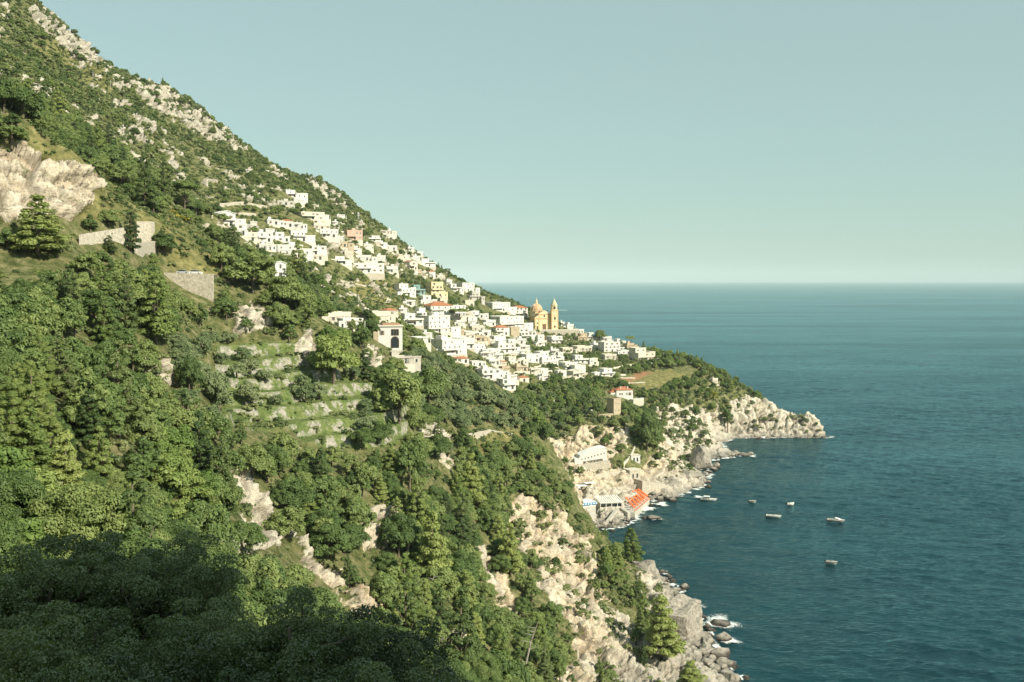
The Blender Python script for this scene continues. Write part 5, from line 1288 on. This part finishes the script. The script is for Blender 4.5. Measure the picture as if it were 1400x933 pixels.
# foam
m_, nt, out = mat('foam'); g = pos(nt); n_ = noise(nt, 1.5, 5, .75, g); a_ = attr(nt, 'edge').outputs['Fac']
al = ramp(nt, mathn(nt, 'ADD', mathn(nt, 'MULTIPLY', n_, .9), mathn(nt, 'MULTIPLY', a_, .45)), [(.55,(0,0,0)),(.72,(1,1,1))])
p_ = princ(nt, out, (.78,.82,.80), .8, .2); lk(nt, al, p_.inputs['Alpha']); M['foam'] = m_
def foam(cx_, cy_, rx, ry, name='foam'):
    k, rr_ = 26, 7; V_ = []; F_ = []; E_ = []
    for j in range(rr_+1):
        for i in range(k):
            t_ = 2*math.pi*i/k; f = j/rr_; w_ = 1+.25*math.sin(3*t_+cx_)+.15*math.sin(5*t_+cy_)
            V_.append((cx_+rx*f*w_*math.cos(t_), cy_+ry*f*w_*math.sin(t_), .28)); E_.append(1-f)
            if j: F_.append(((j-1)*k+i, (j-1)*k+(i+1)%k, j*k+(i+1)%k, j*k+i))
    return V_, F_, E_
FV, FF, FE = [], [], []
def addfoam(*a_):
    V_, F_, E_ = foam(*a_); o_ = len(FV); FV.extend(V_); FE.extend(E_); FF.extend([tuple(i+o_ for i in f) for f in F_])
for u_, v_, rx, ry in [(945,826,5,7),(984,852,7.5,9),(996,876,4,5),(896,709,4,6),(1130,598,7,8),(1025,623,6,8),(975,893,4,7),(918,812,5,6),(955,680,3,4),(968,651,4,7),(885,696,5,8),(866,708,5,7),(872,702,4,6),(905,690,4,7),(930,676,4,8),(965,893,4,6)]:
    x, y, _ = at(u_, v_, 0.0); addfoam(x, y, rx, ry)
SH = np.array([s_ for s_ in SHORE if 280 < s_[1] < 800], float)
for a_, b__ in zip(SH[:-1], SH[1:]):
    L_ = np.linalg.norm(b__-a_); n_ = int(L_/5)+1
    for i in range(n_):
        if rnd.random() < .85:
            p = a_+(b__-a_)*(i+rnd.random())/n_; addfoam(p[0]+1.5+rnd.gauss(0,1), p[1]+rnd.gauss(0,1), rnd.uniform(1.2,3.2), rnd.uniform(1.2,4))
x, y, _ = at(732,424,0.0); 
me_ = bpy.data.meshes.new('sea_foam'); me_.from_pydata(FV, [], FF); e_ = me_.attributes.new('edge','FLOAT','POINT'); e_.data.foreach_set('value', np.array(FE, np.float32)); me_.materials.append(m_)
o = bpy.data.objects.new('sea_foam', me_); C.objects.link(o); tag(o, kind='stuff')
x0_, y0_, _ = at(748,424.3,0)
wk = MB(); wk.add([(0,-1,0),(16,-5,0),(75,-14,0),(75,14,0),(16,5,0),(0,1,0)], [(0,1,2,3,4,5)], simple('wake_foam', (.75,.8,.78), .8, .2))
o = wk.build('boat_wake'); o.location = (x0_+5, y0_, .06); tag(o, kind='stuff')
# ------------------------------------------------------------------ trees and scrub
VILL = [(280,292),(330,262),(390,255),(440,290),(480,305),(520,305),(600,362),(660,400),(720,415),(800,445),(890,472),(895,502),(860,505),(830,520),(760,520),(700,540),(600,492),(560,478),(425,448),(420,425),(440,400),(380,362),(300,345)]
PINE = [[(130,350),(215,345),(300,400),(312,470),(240,485),(120,470)], [(-40,555),(190,560),(205,690),(120,700),(-40,690)], [(-40,290),(110,290),(120,345),(-40,345)],
        [(830,725),(900,725),(900,800),(925,933),(840,933),(835,800)], [(400,560),(460,600),(460,720),(420,700)]]
PMIX = [[(500,600),(600,640),(700,700),(700,940),(560,940),(480,760)]]
OLIVE = [[(555,480),(620,500),(700,540),(735,590),(700,600),(620,590),(560,560)], [(220,470),(420,470),(560,570),(560,610),(420,600),(260,590)], [(440,375),(560,385),(560,440),(440,440)], [(930,505),(1000,515),(1000,545),(930,540)]]
BRIGHT = [[(-40,670),(80,680),(120,730),(60,800),(-40,800)], [(425,450),(480,455),(500,545),(430,540)], [(200,600),(290,640),(290,760),(240,760)], [(700,555),(820,550),(830,600),(720,590)], [(780,490),(860,490),(860,520),(790,520)]]
NOTREE = [[(-60,212),(30,205),(110,225),(140,250),(130,305),(95,320),(-60,300)],[(783,650),(905,640),(912,705),(835,735),(780,700)],[(210,372),(292,374),(292,410),(262,412),(235,395)],[(150,298),(214,298),(214,348),(150,348)],[(848,514),(950,500),(950,520),(900,532),(848,528)]]
def inside(u, v, polys):
    m_ = np.zeros(u.shape, bool)
    for p in polys: m_ |= poly_mask(u, v, p)
    return m_
def visible(x, y, z, lift):
    """does the sight line to a point LIFT metres above ground clear the land"""
    n_ = len(x); ok = np.ones(n_, bool); zt = z+lift
    for f in np.linspace(.25, .985, 44):
        g = hbase(x*f, y*f); ok &= g < HC+(zt-HC)*f+1.0
    return ok
def candidates(cell, y0, y1, seed):
    rg_ = np.random.default_rng(seed); xs = np.arange(-620, 250, cell); yv = np.arange(y0, y1, cell)
    X, Y = np.meshgrid(xs, yv); X = X+rg_.uniform(-.45,.45,X.shape)*cell; Y = Y+rg_.uniform(-.45,.45,Y.shape)*cell
    X, Y = X.ravel(), Y.ravel(); u = 700+F*X/Y; k = (u > -70) & (u < 1200); X, Y = X[k], Y[k]
    Z = hground(X, Y); u, v = uvw(X, Y, Z); k = (Z > 3.5) & (v < 1010); return X[k], Y[k], Z[k], u[k], v[k], rg_
hb = np.array([(h_[4], h_[5], h_[6], h_[7]) for h_ in HOUSES]); hr = [(h_[0]-2, h_[1]+2, h_[2], h_[3], h_[4]) for h_ in HOUSES]
def clear(X, Y, Z, u, v, r_, top, rg_, tol=.12):
    ok = np.ones(len(X), bool)
    for Yh, cx, cy, rad in hb: ok &= (X-cx)**2+(Y-cy)**2 > (rad*.82+r_*.5)**2
    vt = 383+F*(HC-(Z+top))/Y; ru = r_*F/Y
    for (u0, u1, v0, v1, Yh) in hr:
        hid = (u+ru*.6 > u0) & (u-ru*.6 < u1) & (vt < v1-(v1-v0)*.22) & (v > v0) & (Y < Yh+4)
        ok &= ~(hid & (rg_.random(len(X)) > tol))
    return ok
LIST = []   # (kind, x, y, z, scale_xy, scale_z, rz, u, v)
def emit(kind, X, Y, Z, sc_, u, v, rg_, sz=None):
    n_ = len(X); var = rg_.integers(0, len(PROTO[kind]), n_)
    if sz is None: sz = sc_*rg_.uniform(.85,1.2,n_)
    for i in range(n_): LIST.append((kind, int(var[i]), X[i], Y[i], Z[i], sc_[i], sz[i], rg_.uniform(0,6.28), u[i], v[i]))
def rockm(X, Y, Z): return zmask(X, Y, Z, ROCK)
# woods and groves of the near hillside
X, Y, Z, u, v, rg_ = candidates(5.1, 62, 470, 1)
rk_ = rockm(X, Y, Z); gr_ = zmask(X, Y, Z, GRASS); tr_ = zmask(X, Y, Z, [TERR]); nt_ = inside(u, v, NOTREE); vi = inside(u, v, [VILL]) & (Y > 480)
ol = inside(u, v, OLIVE); pn = inside(u, v, PINE); pm = inside(u, v, PMIX); br = inside(u, v, BRIGHT)
q = rg_.random(len(X)); cw = fbm(X/9., Y/9., Z/9., 2, 55) > .12; p_ = np.where(rk_, np.where(cw & (Z < 120), .34, .03), np.where(gr_, .12, np.where(tr_, .17, .97))); p_ = np.where(nt_, 0, p_)
near_coast = (X > 20) & (Z < 12); p_ = np.where(near_coast, p_*.5, p_)
k = (q < p_) & visible(X, Y, Z, 11)
kindv = np.where(ol, 'olive', np.where(pn & (rg_.random(len(X)) < .5), 'pine', np.where(pm & (rg_.random(len(X)) < .24), 'pine', np.where(br & (rg_.random(len(X)) < .8), 'bright', np.where(rg_.random(len(X)) < .05, 'pine', 'oak')))))
kindv = np.where((kindv == 'pine') & (rg_.random(len(X)) < .28) | (rg_.random(len(X)) < .04) & (kindv == 'oak'), 'conifer', kindv)
kindv = np.where((X > 20) & (rg_.random(len(X)) < .35), 'pine', kindv)
for kd in ('oak','bright','pine','olive','conifer'):
    s_ = k & (kindv == kd)
    n_ = s_.sum(); sc_ = {'conifer': rg_.uniform(.6,1.05,n_)+.3*(rg_.random(n_) < .25), 'oak': rg_.uniform(.6,1.28,n_), 'bright': rg_.uniform(.7,1.1,n_), 'pine': rg_.uniform(.6,1.0,n_)+.45*(rg_.random(n_) < .25), 'olive': rg_.uniform(.7,1.25,n_)}[kd]
    sc_ = sc_*np.where(rk_[s_] | gr_[s_], .5, 1)*np.where((X[s_] > 0) & (Z[s_] < 45), .72, 1)
    c_ = clear(X[s_], Y[s_], Z[s_], u[s_], v[s_], PROTO[kd][0]['r']*sc_, PROTO[kd][0]['h']*sc_*.8, rg_)
    for far in (False, True):
        fine = kd in ('oak','pine'); f_ = (Y[s_][c_] > (150 if kd == 'oak' else 165)) | (not fine)
        f_ = f_ if far else ~f_
        emit(kd if far else kd+'fine', X[s_][c_][f_], Y[s_][c_][f_], Z[s_][c_][f_]-.5, sc_[c_][f_], u[s_][c_][f_], v[s_][c_][f_], rg_) if f_.any() else None
# beyond the near crest: village gardens, headland, cliffs
X, Y, Z, u, v, rg_ = candidates(5.6, 470, 1110, 2)
rk_ = rockm(X, Y, Z); nt_ = inside(u, v, NOTREE); vi = inside(u, v, [VILL]); gr_ = zmask(X, Y, Z, GRASS)
head = (u > 850) | ((v > 520) & (u > 690))
p_ = np.where(vi, .60, np.where(head, .96, .0)); cw = fbm(X/9., Y/9., Z/9., 2, 55) > .12; p_ = np.where(rk_, np.where(cw & (Z > 9), .55, .05), p_); p_ = np.where(gr_, .10, p_); p_ = np.where(nt_, 0, p_)
k = (rg_.random(len(X)) < p_) & visible(X, Y, Z, 6)
kindv = np.where(rg_.random(len(X)) < .30, 'olive', np.where(rg_.random(len(X)) < .30, 'bright', 'oak')); kindv = np.where(rg_.random(len(X)) < .05, 'pine', kindv)
for kd in ('oak','bright','pine','olive'):
    s_ = k & (kindv == kd); n_ = s_.sum(); sc_ = rg_.uniform(.42,.82,n_)*np.where(vi[s_], .80, 1.12)*(1.15 if kd == 'olive' else .7 if kd == 'pine' else 1)
    c_ = clear(X[s_], Y[s_], Z[s_], u[s_], v[s_], PROTO[kd][0]['r']*sc_, PROTO[kd][0]['h']*sc_*.8, rg_, .05)
    emit(kd, X[s_][c_], Y[s_][c_], Z[s_][c_]-.2, sc_[c_], u[s_][c_], v[s_][c_], rg_)
# mountain scrub
X, Y, Z, u, v, rg_ = candidates(3.6, 330, 1300, 3)
rk_ = rockm(X, Y, Z); gr_ = zmask(X, Y, Z, GRASS); vi = inside(u, v, [VILL]) & (Y > 480)
bigc = fbm(X/28., Y/28., Z/14., 3, 40, True) > .72
dens = fbm(X/45., Y/45., None, 3, 71)
p_ = np.where((u < 730) & ~vi & ((Y > 480) | (Z > 128)), .74+.6*dens, 0); p_ = np.where(rk_, .26, np.where(bigc, .42, p_)); p_ = np.where(gr_, .22, p_); p_ = np.where(inside(u, v, NOTREE), 0, p_)
k = (rg_.random(len(X)) < p_) & visible(X, Y, Z, 4)
n_ = k.sum(); sc_ = rg_.uniform(.55,1.35,n_)*np.where(gr_[k], .6, 1)*(1+.35*(dens[k] > .1))
c_ = clear(X[k], Y[k], Z[k], u[k], v[k], 2*sc_, 2.2*sc_, rg_, .05)
emit('shrub', X[k][c_], Y[k][c_], Z[k][c_]-.3, sc_[c_], u[k][c_], v[k][c_], rg_)
darkz = k & (dens > .05) & (rg_.random(len(X)) < .20) & ~gr_ & ~rk_ & ~bigc
n_ = darkz.sum(); emit('oak', X[darkz], Y[darkz], Z[darkz]-.4, rg_.uniform(.45,.8,n_), u[darkz], v[darkz], rg_)
# bushes and tufts: clearings, terraces, crags, between houses
X, Y, Z, u, v, rg_ = candidates(2.5, 60, 900, 4)
rk_ = rockm(X, Y, Z); gr_ = zmask(X, Y, Z, GRASS); tr_ = zmask(X, Y, Z, [TERR]); vi = inside(u, v, [VILL]) & (Y > 480)
lowc = (X > 10) & (Y > 240)
cw = fbm(X/6., Y/6., Z/6., 3, 56); p_ = np.where(rk_, np.where(cw > .02, .80, .10), np.where(gr_, .85, np.where(tr_, .50, np.where(vi, .55, np.where(lowc | (Y < 480), .78, 0))))); p_ = np.where(inside(u, v, NOTREE[:2]), .03, np.where(inside(u, v, NOTREE), .0, p_))
p_ = np.where(Z < 6, p_*.3, p_)
k = (rg_.random(len(X)) < p_) & visible(X, Y, Z, 3)
tu = rg_.random(len(X)) < .45
for kd, s_ in (('shrub', k & ~tu), ('tuft', k & tu)):
    n_ = s_.sum(); sc_ = rg_.uniform(.4,.95,n_)
    c_ = clear(X[s_], Y[s_], Z[s_], u[s_], v[s_], 2*sc_, 2*sc_, rg_, .05)
    emit(kd, X[s_][c_], Y[s_][c_], Z[s_][c_]-.25, sc_[c_], u[s_][c_], v[s_][c_], rg_)
# trees that stand out in the photograph: (kind, u, base v, height px, width px, y0, label)
SPECIAL = [
 ('pine',50,352,82,78,150,'big spreading pine in front of the pale crag at the left edge'),
 ('conifer',178,346,62,26,250,'pointed dark conifer between the two pale road walls'),
 ('conifer',148,345,24,22,250,'small dark pine left of the pointed conifer'),
 ('umbrella',252,292,44,46,300,'umbrella pine standing above the yellow broom slope'),
 ('pine',133,668,82,48,130,'light green pine in the middle of the left wood'),('pine',40,650,90,62,120,'broad light pine at the left edge of the wood'),
 ('pine',85,690,100,60,110,'light green layered pine between the two broad pines on the left'),
 ('conifer',170,465,92,36,150,'tall narrow pine under the road parapet'),('pine',212,470,95,60,150,'tall brownish pine right of the narrow one'),('pine',140,480,72,34,150,'pine left of the tall narrow one'),
 ('oak',258,545,60,30,200,'dark rounded tree at the left end of the terraces, upper one'),('olive',298,565,66,36,200,'tall olive on the left part of the terraces'),('olive',335,553,34,30,240,'round grey olive on the middle terrace'),
 ('bright',455,530,80,66,250,'ivy covered green tree below the cream houses'),('oak',495,480,42,36,300,'dark tree left of the arched villa'),('oak',545,585,90,70,300,'dark tall oak beneath the low concrete building'),('oak',585,560,60,50,330,'dark oak right of the tall one under the villa'),
 ('umbrella',628,442,20,32,600,'umbrella pine among the houses below the ridge'),('column',536,474,20,6,395,'small cypress against the front wall of the arched villa'),
 ('oak',820,466,16,15,800,'dark tree on the skyline right of the church'),('oak',848,462,9,11,800,'small round tree on the skyline above the cream villa'),('umbrella',862,470,16,13,800,'thin umbrella pine on the skyline left of the cream villa'),
 ('column',880,474,11,4,860,'cypress on the skyline above the big cream villa'),('umbrella',612,376,9,9,900,'lone pine on the mountain ridge above the village'),
 ('pine',863,790,48,34,390,'leaning pine on top of the near cliff, highest against the sea'),('pine',868,770,24,14,395,'slim pine leaning out over the water'),
 ('pine',905,905,90,60,250,'bushy pine on the near cliff beside the grey crag'),('pine',945,955,48,50,250,'pine at the bottom edge beside the shore rocks'),
 ('oak',885,620,60,34,560,'dark tree in the ravine right of the ochre cliff'),('oak',995,590,36,22,700,'dark tree at the top of the headland cliff'),
 ('oak',345,400,60,70,330,'large dark oak at the end of the retaining wall'),('oak',390,425,50,50,340,'dark oak right of the retaining wall trees'),
 ('bright',226,700,44,20,120,'bright yellow green bush tree above the shaded foliage'),
 ('oak',15,200,32,44,230,'dark bush on top of the pale crag'),('oak',330,760,50,52,150,'round dark bush on the bare scree'),('oak',560,680,85,50,220,'tall oak in the fold below the terraces'),
]
# ------------------------------------------------------------------ individuals and the mass
ZN = [([(-90,280),(300,280),(300,372),(-90,372)],'along the coast road'),([(-90,340),(130,340),(130,560),(-90,560)],'in the wood at the left edge'),([(130,340),(330,400),(310,500),(200,510),(130,560)],'in the wood under the retaining wall'),
      ([(-90,560),(200,540),(300,600),(300,720),(-90,760)],'in the wood below and left of the terraces'),([(280,460),(560,460),(560,612),(290,612)],'on the garden terraces'),([(290,612),(570,612),(560,760),(420,760)],'on the slope under the terraces'),
      ([(555,470),(720,540),(740,610),(560,610)],'on the olive spur'),([(560,610),(790,610),(790,720),(560,760)],'on the wooded shoulder above the near cliff'),([(400,740),(720,740),(780,1100),(380,1100)],'low on the near slope'),
      ([(690,700),(1000,700),(1000,1100),(720,1100)],'on the near sea cliff'),([(290,372),(560,372),(560,470),(290,470)],'in the ravine left of the arched villa'),([(690,520),(900,520),(900,660),(690,660)],'above the ochre cliff'),([(850,470),(1130,470),(1130,640),(850,640)],'on the headland')]
def zone_phrase(u, v):
    for pl, t_ in ZN:
        if poly_mask(np.array([u]), np.array([v]), pl)[0]: return t_
    return 'on the mountain side' if v < 300 or u < 300 else 'among the village gardens'
NMS = {'oak':('holm_oak','dark holm oak','tree'),'bright':('broadleaf_tree','bright green broadleaf tree','tree'),'pine':('pine_tree','olive-green layered pine','pine'),'olive':('olive_tree','grey-green olive tree','olive tree'),'conifer':('dark_conifer','dark pointed conifer','conifer'),'umbrella':('umbrella_pine','umbrella pine','pine'),'column':('cypress_tree','cypress','cypress')}
def tree(kind, var, x, y, z, sx_, sz_, rz, label, group=None, name=None):
    p = PROTO[kind][var % len(PROTO[kind])]
    r0 = empty(name or NMS[kind][0], (x, y, z), rz, (sx_, sx_, sz_), label=label, cat=NMS[kind][2], group=group)
    put('crown', p['crown'], r0)
    if p['trunk']: put('trunk', p['trunk'], r0)
    return r0
SP_AT = []
for i, (kind, u, vb, hpx, wpx, y0, lab) in enumerate(SPECIAL):
    x, y, z = hit(u, vb, float(y0)); p = PROTO[kind][i % len(PROTO[kind])]
    hh_ = hpx*y/F; ww = wpx*y/F; tree(kind, i, x, y+.5, z-.3, ww/(2*p['r']*1.02), hh_/(p['h']*1.0), i*1.3, lab); SP_AT.append((x, y, ww/2))
SP_AT = np.array(SP_AT)
LIST = [t_ for t_ in LIST if np.min(np.hypot(SP_AT[:,0]-t_[2], SP_AT[:,1]-t_[3])-SP_AT[:,2]*.75) > 0 or t_[0] in ('tuft',)]
# clear sight lines to the specials a little
def blocks(t_):
    kd, var, x, y, z, sx_, sz_ = t_[:7]; p = PROTO[kd][0]; vt = 383+F*(HC-(z+p['h']*sz_))/y; ru = p['r']*sx_*F/y
    for (kind, u, vb, hpx, wpx, y0, lab), (X, Y, r_) in zip(SPECIAL, SP_AT):
        if y < Y and abs(t_[8]-u) < wpx*.4+ru*.4 and vt < vb-hpx*.45 and t_[9] > vb-hpx: return True
    return False
def blocks_wall(t_):
    """keep the pale walls of the coast road in sight"""
    kd, var, x, y, z, sx_, sz_ = t_[:7]; p = PROTO[kd][0]; vt = 383+F*(HC-(z+p['h']*sz_))/y; ru = p['r']*sx_*F/y; u = t_[8]
    for u0, u1, v1 in ((222,248,384),(246,262,393),(262,291,404),(108,136,340),(150,168,340),(188,212,345),(-60,40,362),(60,86,362)):
        if y < 345 and u+ru*.7 > u0 and u-ru*.7 < u1 and vt < v1 and t_[9] > v1-20: return True
    return False
SEE = [TERR]+[(a_[0], a_[1], a_[2]) for a_ in ROCK[:5]+ROCK[11:20]]
def covers(t_):
    """would the tree stand in front of a bare place it does not grow on"""
    kd, var, x, y, z, sx_, sz_ = t_[:7]
    if kd in ('tuft',): return False
    p = PROTO[kd][0]; vt = 383+F*(HC-(z+p['h']*sz_*.9))/y; u = np.array([t_[8]]); jit = 8*math.sin(x*1.3+y)
    for pl, y0, y1 in SEE:
        if y > y1-8: continue
        if poly_mask(u, np.array([t_[9]]), pl)[0] and y > y0: continue
        for f in (.25, .6, 1.0):
            if poly_mask(u, np.array([vt*f+t_[9]*(1-f)+jit]), pl)[0]: return True
    return False
LIST = [t_ for t_ in LIST if not covers(t_)]
LIST = [t_ for t_ in LIST if not (t_[0] != 'tuft' and (blocks(t_) or blocks_wall(t_)))]
print('plants', len(LIST), {k: sum(1 for t_ in LIST if t_[0] == k) for k in PROTO})
rank = lambda t_: -PROTO[t_[0]][0]['r']*t_[5]/t_[3]
INDIV = {'conifer':130,'oak':190,'bright':60,'pine':120,'olive':150,'oakfine':60,'pinefine':100}
NMS['oakfine'] = NMS['oak']; NMS['pinefine'] = NMS['pine']
rest = []
for kd in PROTO:
    ts = sorted([t_ for t_ in LIST if t_[0] == kd], key=rank); n_ = INDIV.get(kd, 0)
    for t_ in ts[:n_]:
        zp = zone_phrase(t_[8], t_[9]); lab = f'{NMS[kd][1]} {zp}'
        tree(kd, t_[1], t_[2], t_[3], t_[4], t_[5], t_[6], t_[7], lab, f'{NMS[kd][1]}s {zp}')
    rest += ts[n_:]
def instancer(name, ts, kinds):
    order = []; col_ = bpy.data.collections.new(name+'_source')
    for kd in kinds:
        for i, p in enumerate(PROTO[kd]):
            o = bpy.data.objects.new(f'source_{len(order):02d}_{kd}', p['whole']); col_.objects.link(o); order.append((kd, i))
    me_ = bpy.data.meshes.new(name); me_.from_pydata([(t_[2],t_[3],t_[4]) for t_ in ts], [], [])
    a_ = me_.attributes.new('idx','INT','POINT'); a_.data.foreach_set('value', np.array([order.index((t_[0],t_[1])) for t_ in ts], np.int32))
    a_ = me_.attributes.new('rot','FLOAT_VECTOR','POINT'); a_.data.foreach_set('vector', np.array([(0,0,t_[7]) for t_ in ts], np.float32).ravel())
    a_ = me_.attributes.new('scl','FLOAT_VECTOR','POINT'); a_.data.foreach_set('vector', np.array([(t_[5],t_[5],t_[6]) for t_ in ts], np.float32).ravel())
    o = bpy.data.objects.new(name, me_); C.objects.link(o); tag(o, kind='stuff')
    ng = bpy.data.node_groups.new(name, 'GeometryNodeTree')
    ng.interface.new_socket('Geometry', in_out='INPUT', socket_type='NodeSocketGeometry'); ng.interface.new_socket('Geometry', in_out='OUTPUT', socket_type='NodeSocketGeometry')
    gi = ng.nodes.new('NodeGroupInput'); go = ng.nodes.new('NodeGroupOutput'); m2p = ng.nodes.new('GeometryNodeMeshToPoints'); ip = ng.nodes.new('GeometryNodeInstanceOnPoints'); ci = ng.nodes.new('GeometryNodeCollectionInfo')
    ci.inputs['Collection'].default_value = col_; ci.inputs['Separate Children'].default_value = True; ci.inputs['Reset Children'].default_value = True
    def na(nm, dt):
        n_ = ng.nodes.new('GeometryNodeInputNamedAttribute'); n_.data_type = dt; n_.inputs['Name'].default_value = nm
        return next(s_ for s_ in n_.outputs if s_.name == 'Attribute' and s_.enabled)
    L_ = ng.links.new
    L_(gi.outputs[0], m2p.inputs['Mesh']); L_(m2p.outputs[0], ip.inputs['Points']); L_(ci.outputs[0], ip.inputs['Instance']); ip.inputs['Pick Instance'].default_value = True
    L_(na('idx','INT'), ip.inputs['Instance Index']); L_(na('rot','FLOAT_VECTOR'), ip.inputs['Rotation']); L_(na('scl','FLOAT_VECTOR'), ip.inputs['Scale']); L_(ip.outputs[0], go.inputs[0])
    md = o.modifiers.new('instances', 'NODES'); md.node_group = ng
    return o
instancer('woodland', [t_ for t_ in rest if t_[0] not in ('shrub','tuft')], ['oak','bright','pine','olive','conifer','umbrella','column','oakfine','pinefine'])
instancer('scrub', [t_ for t_ in rest if t_[0] == 'shrub'], ['shrub'])
instancer('undergrowth', [t_ for t_ in rest if t_[0] == 'tuft'], ['tuft'])
# unseen oaks added on the raised crag, to dapple the holm oaks' shade
for i, (x, y, s_, lab) in enumerate([(26,-2,1.1,'shade oak added on the crag edge behind the viewpoint, lowest one'),(31,0,1.3,'shade oak added on the crag behind the viewpoint, second up'),(36,-2,1.4,'shade oak added on the crag behind the viewpoint, near the top'),(40,-5,1.5,'tallest shade oak added on the crag behind the viewpoint'),(45,-10,1.4,'shade oak added at the back of the crag behind the viewpoint'),(50,-8,1.2,'shade oak added on the seaward end of the crag behind the viewpoint')]):
    tree('oak', i, x, y, h1(x, y)-.5, s_, s_, i*.9, lab)
# yellow broom and the russet bush
def bush(u, v, w, h, m_, label, y0=100., seed=1, name='broom_bush'):
    x, y, z = hit(u, v, y0); r_ = w*y/F/2; hh_ = h*y/F; rg2 = np.random.default_rng(seed)
    V_, F_ = clumps_to_leaves(crown_broad(r_, hh_, 14, rg2), 160/max(r_,.5), .42, rng=rg2)
    o = bpy.data.objects.new(name, np_mesh(name, V_, F_, m_)); C.objects.link(o); o.location = (x, y, z-.3); tag(o, label, 'bush')
for i, a_ in enumerate([(238,300,22,14,'broom','yellow flowering broom bush below the umbrella pine'),(252,304,16,9,'broom','smaller yellow broom just right of the large one'),(155,302,14,10,'broom','yellow broom behind the pointed conifer'),
                        (167,254,9,7,'broom','small yellow broom high on the grassy slope'),(205,500,16,12,'russet','reddish dry bush at the wood edge by the terraces'),(258,690,17,14,'russet','rust-brown dry bush above the bare scree'),
                        (80,330,8,8,'russet','small reddish bush beside the big pine'),(976,548,16,14,'broom','yellow-green bush at the top of the headland cliff')]):
    bush(*a_[:4], M[a_[4]], a_[5], seed=i+3, y0=230. if a_[1] < 330 else 100., name='broom_bush' if a_[4] == 'broom' else 'dry_bush')
# bleached dead trees
for i, (u, v, u2, v2, lab) in enumerate([(716,908,735,855,'leaning bleached dead tree on the near slope'),(583,818,596,790,'short pale dead trunk among the near pines'),(556,762,566,735,'pale bare trunk under a pine of the near slope')]):
    x, y, z = hit(u, v, 120.); L_ = math.hypot(u2-u, v2-v)*y/F; dx = (u2-u)*y/F; dz = (v-v2)*y/F
    r0 = empty('dead_tree', (x, y-3, z+1.5), 0, label=lab, cat='dead tree'); b_ = MB(); b_.tube([(0,0,-3),(dx*.5,.3,dz*.5),(dx,0,dz)], [.28,.2,.06], M['deadwood'], 6)
    b_.build('trunk', r0)
    for k in range(7):
        f = .3+.09*k; b_ = MB(); a_ = rnd.uniform(0,6.28); l2 = L_*.25; b_.tube([(dx*f,.2,dz*f),(dx*f+math.cos(a_)*l2, math.sin(a_)*l2*.5, dz*f+l2*.3)], [.09,.02], M['deadwood'], 4); b_.build('branch', r0)
# ------------------------------------------------------------------ shaded holm oaks just below the viewpoint
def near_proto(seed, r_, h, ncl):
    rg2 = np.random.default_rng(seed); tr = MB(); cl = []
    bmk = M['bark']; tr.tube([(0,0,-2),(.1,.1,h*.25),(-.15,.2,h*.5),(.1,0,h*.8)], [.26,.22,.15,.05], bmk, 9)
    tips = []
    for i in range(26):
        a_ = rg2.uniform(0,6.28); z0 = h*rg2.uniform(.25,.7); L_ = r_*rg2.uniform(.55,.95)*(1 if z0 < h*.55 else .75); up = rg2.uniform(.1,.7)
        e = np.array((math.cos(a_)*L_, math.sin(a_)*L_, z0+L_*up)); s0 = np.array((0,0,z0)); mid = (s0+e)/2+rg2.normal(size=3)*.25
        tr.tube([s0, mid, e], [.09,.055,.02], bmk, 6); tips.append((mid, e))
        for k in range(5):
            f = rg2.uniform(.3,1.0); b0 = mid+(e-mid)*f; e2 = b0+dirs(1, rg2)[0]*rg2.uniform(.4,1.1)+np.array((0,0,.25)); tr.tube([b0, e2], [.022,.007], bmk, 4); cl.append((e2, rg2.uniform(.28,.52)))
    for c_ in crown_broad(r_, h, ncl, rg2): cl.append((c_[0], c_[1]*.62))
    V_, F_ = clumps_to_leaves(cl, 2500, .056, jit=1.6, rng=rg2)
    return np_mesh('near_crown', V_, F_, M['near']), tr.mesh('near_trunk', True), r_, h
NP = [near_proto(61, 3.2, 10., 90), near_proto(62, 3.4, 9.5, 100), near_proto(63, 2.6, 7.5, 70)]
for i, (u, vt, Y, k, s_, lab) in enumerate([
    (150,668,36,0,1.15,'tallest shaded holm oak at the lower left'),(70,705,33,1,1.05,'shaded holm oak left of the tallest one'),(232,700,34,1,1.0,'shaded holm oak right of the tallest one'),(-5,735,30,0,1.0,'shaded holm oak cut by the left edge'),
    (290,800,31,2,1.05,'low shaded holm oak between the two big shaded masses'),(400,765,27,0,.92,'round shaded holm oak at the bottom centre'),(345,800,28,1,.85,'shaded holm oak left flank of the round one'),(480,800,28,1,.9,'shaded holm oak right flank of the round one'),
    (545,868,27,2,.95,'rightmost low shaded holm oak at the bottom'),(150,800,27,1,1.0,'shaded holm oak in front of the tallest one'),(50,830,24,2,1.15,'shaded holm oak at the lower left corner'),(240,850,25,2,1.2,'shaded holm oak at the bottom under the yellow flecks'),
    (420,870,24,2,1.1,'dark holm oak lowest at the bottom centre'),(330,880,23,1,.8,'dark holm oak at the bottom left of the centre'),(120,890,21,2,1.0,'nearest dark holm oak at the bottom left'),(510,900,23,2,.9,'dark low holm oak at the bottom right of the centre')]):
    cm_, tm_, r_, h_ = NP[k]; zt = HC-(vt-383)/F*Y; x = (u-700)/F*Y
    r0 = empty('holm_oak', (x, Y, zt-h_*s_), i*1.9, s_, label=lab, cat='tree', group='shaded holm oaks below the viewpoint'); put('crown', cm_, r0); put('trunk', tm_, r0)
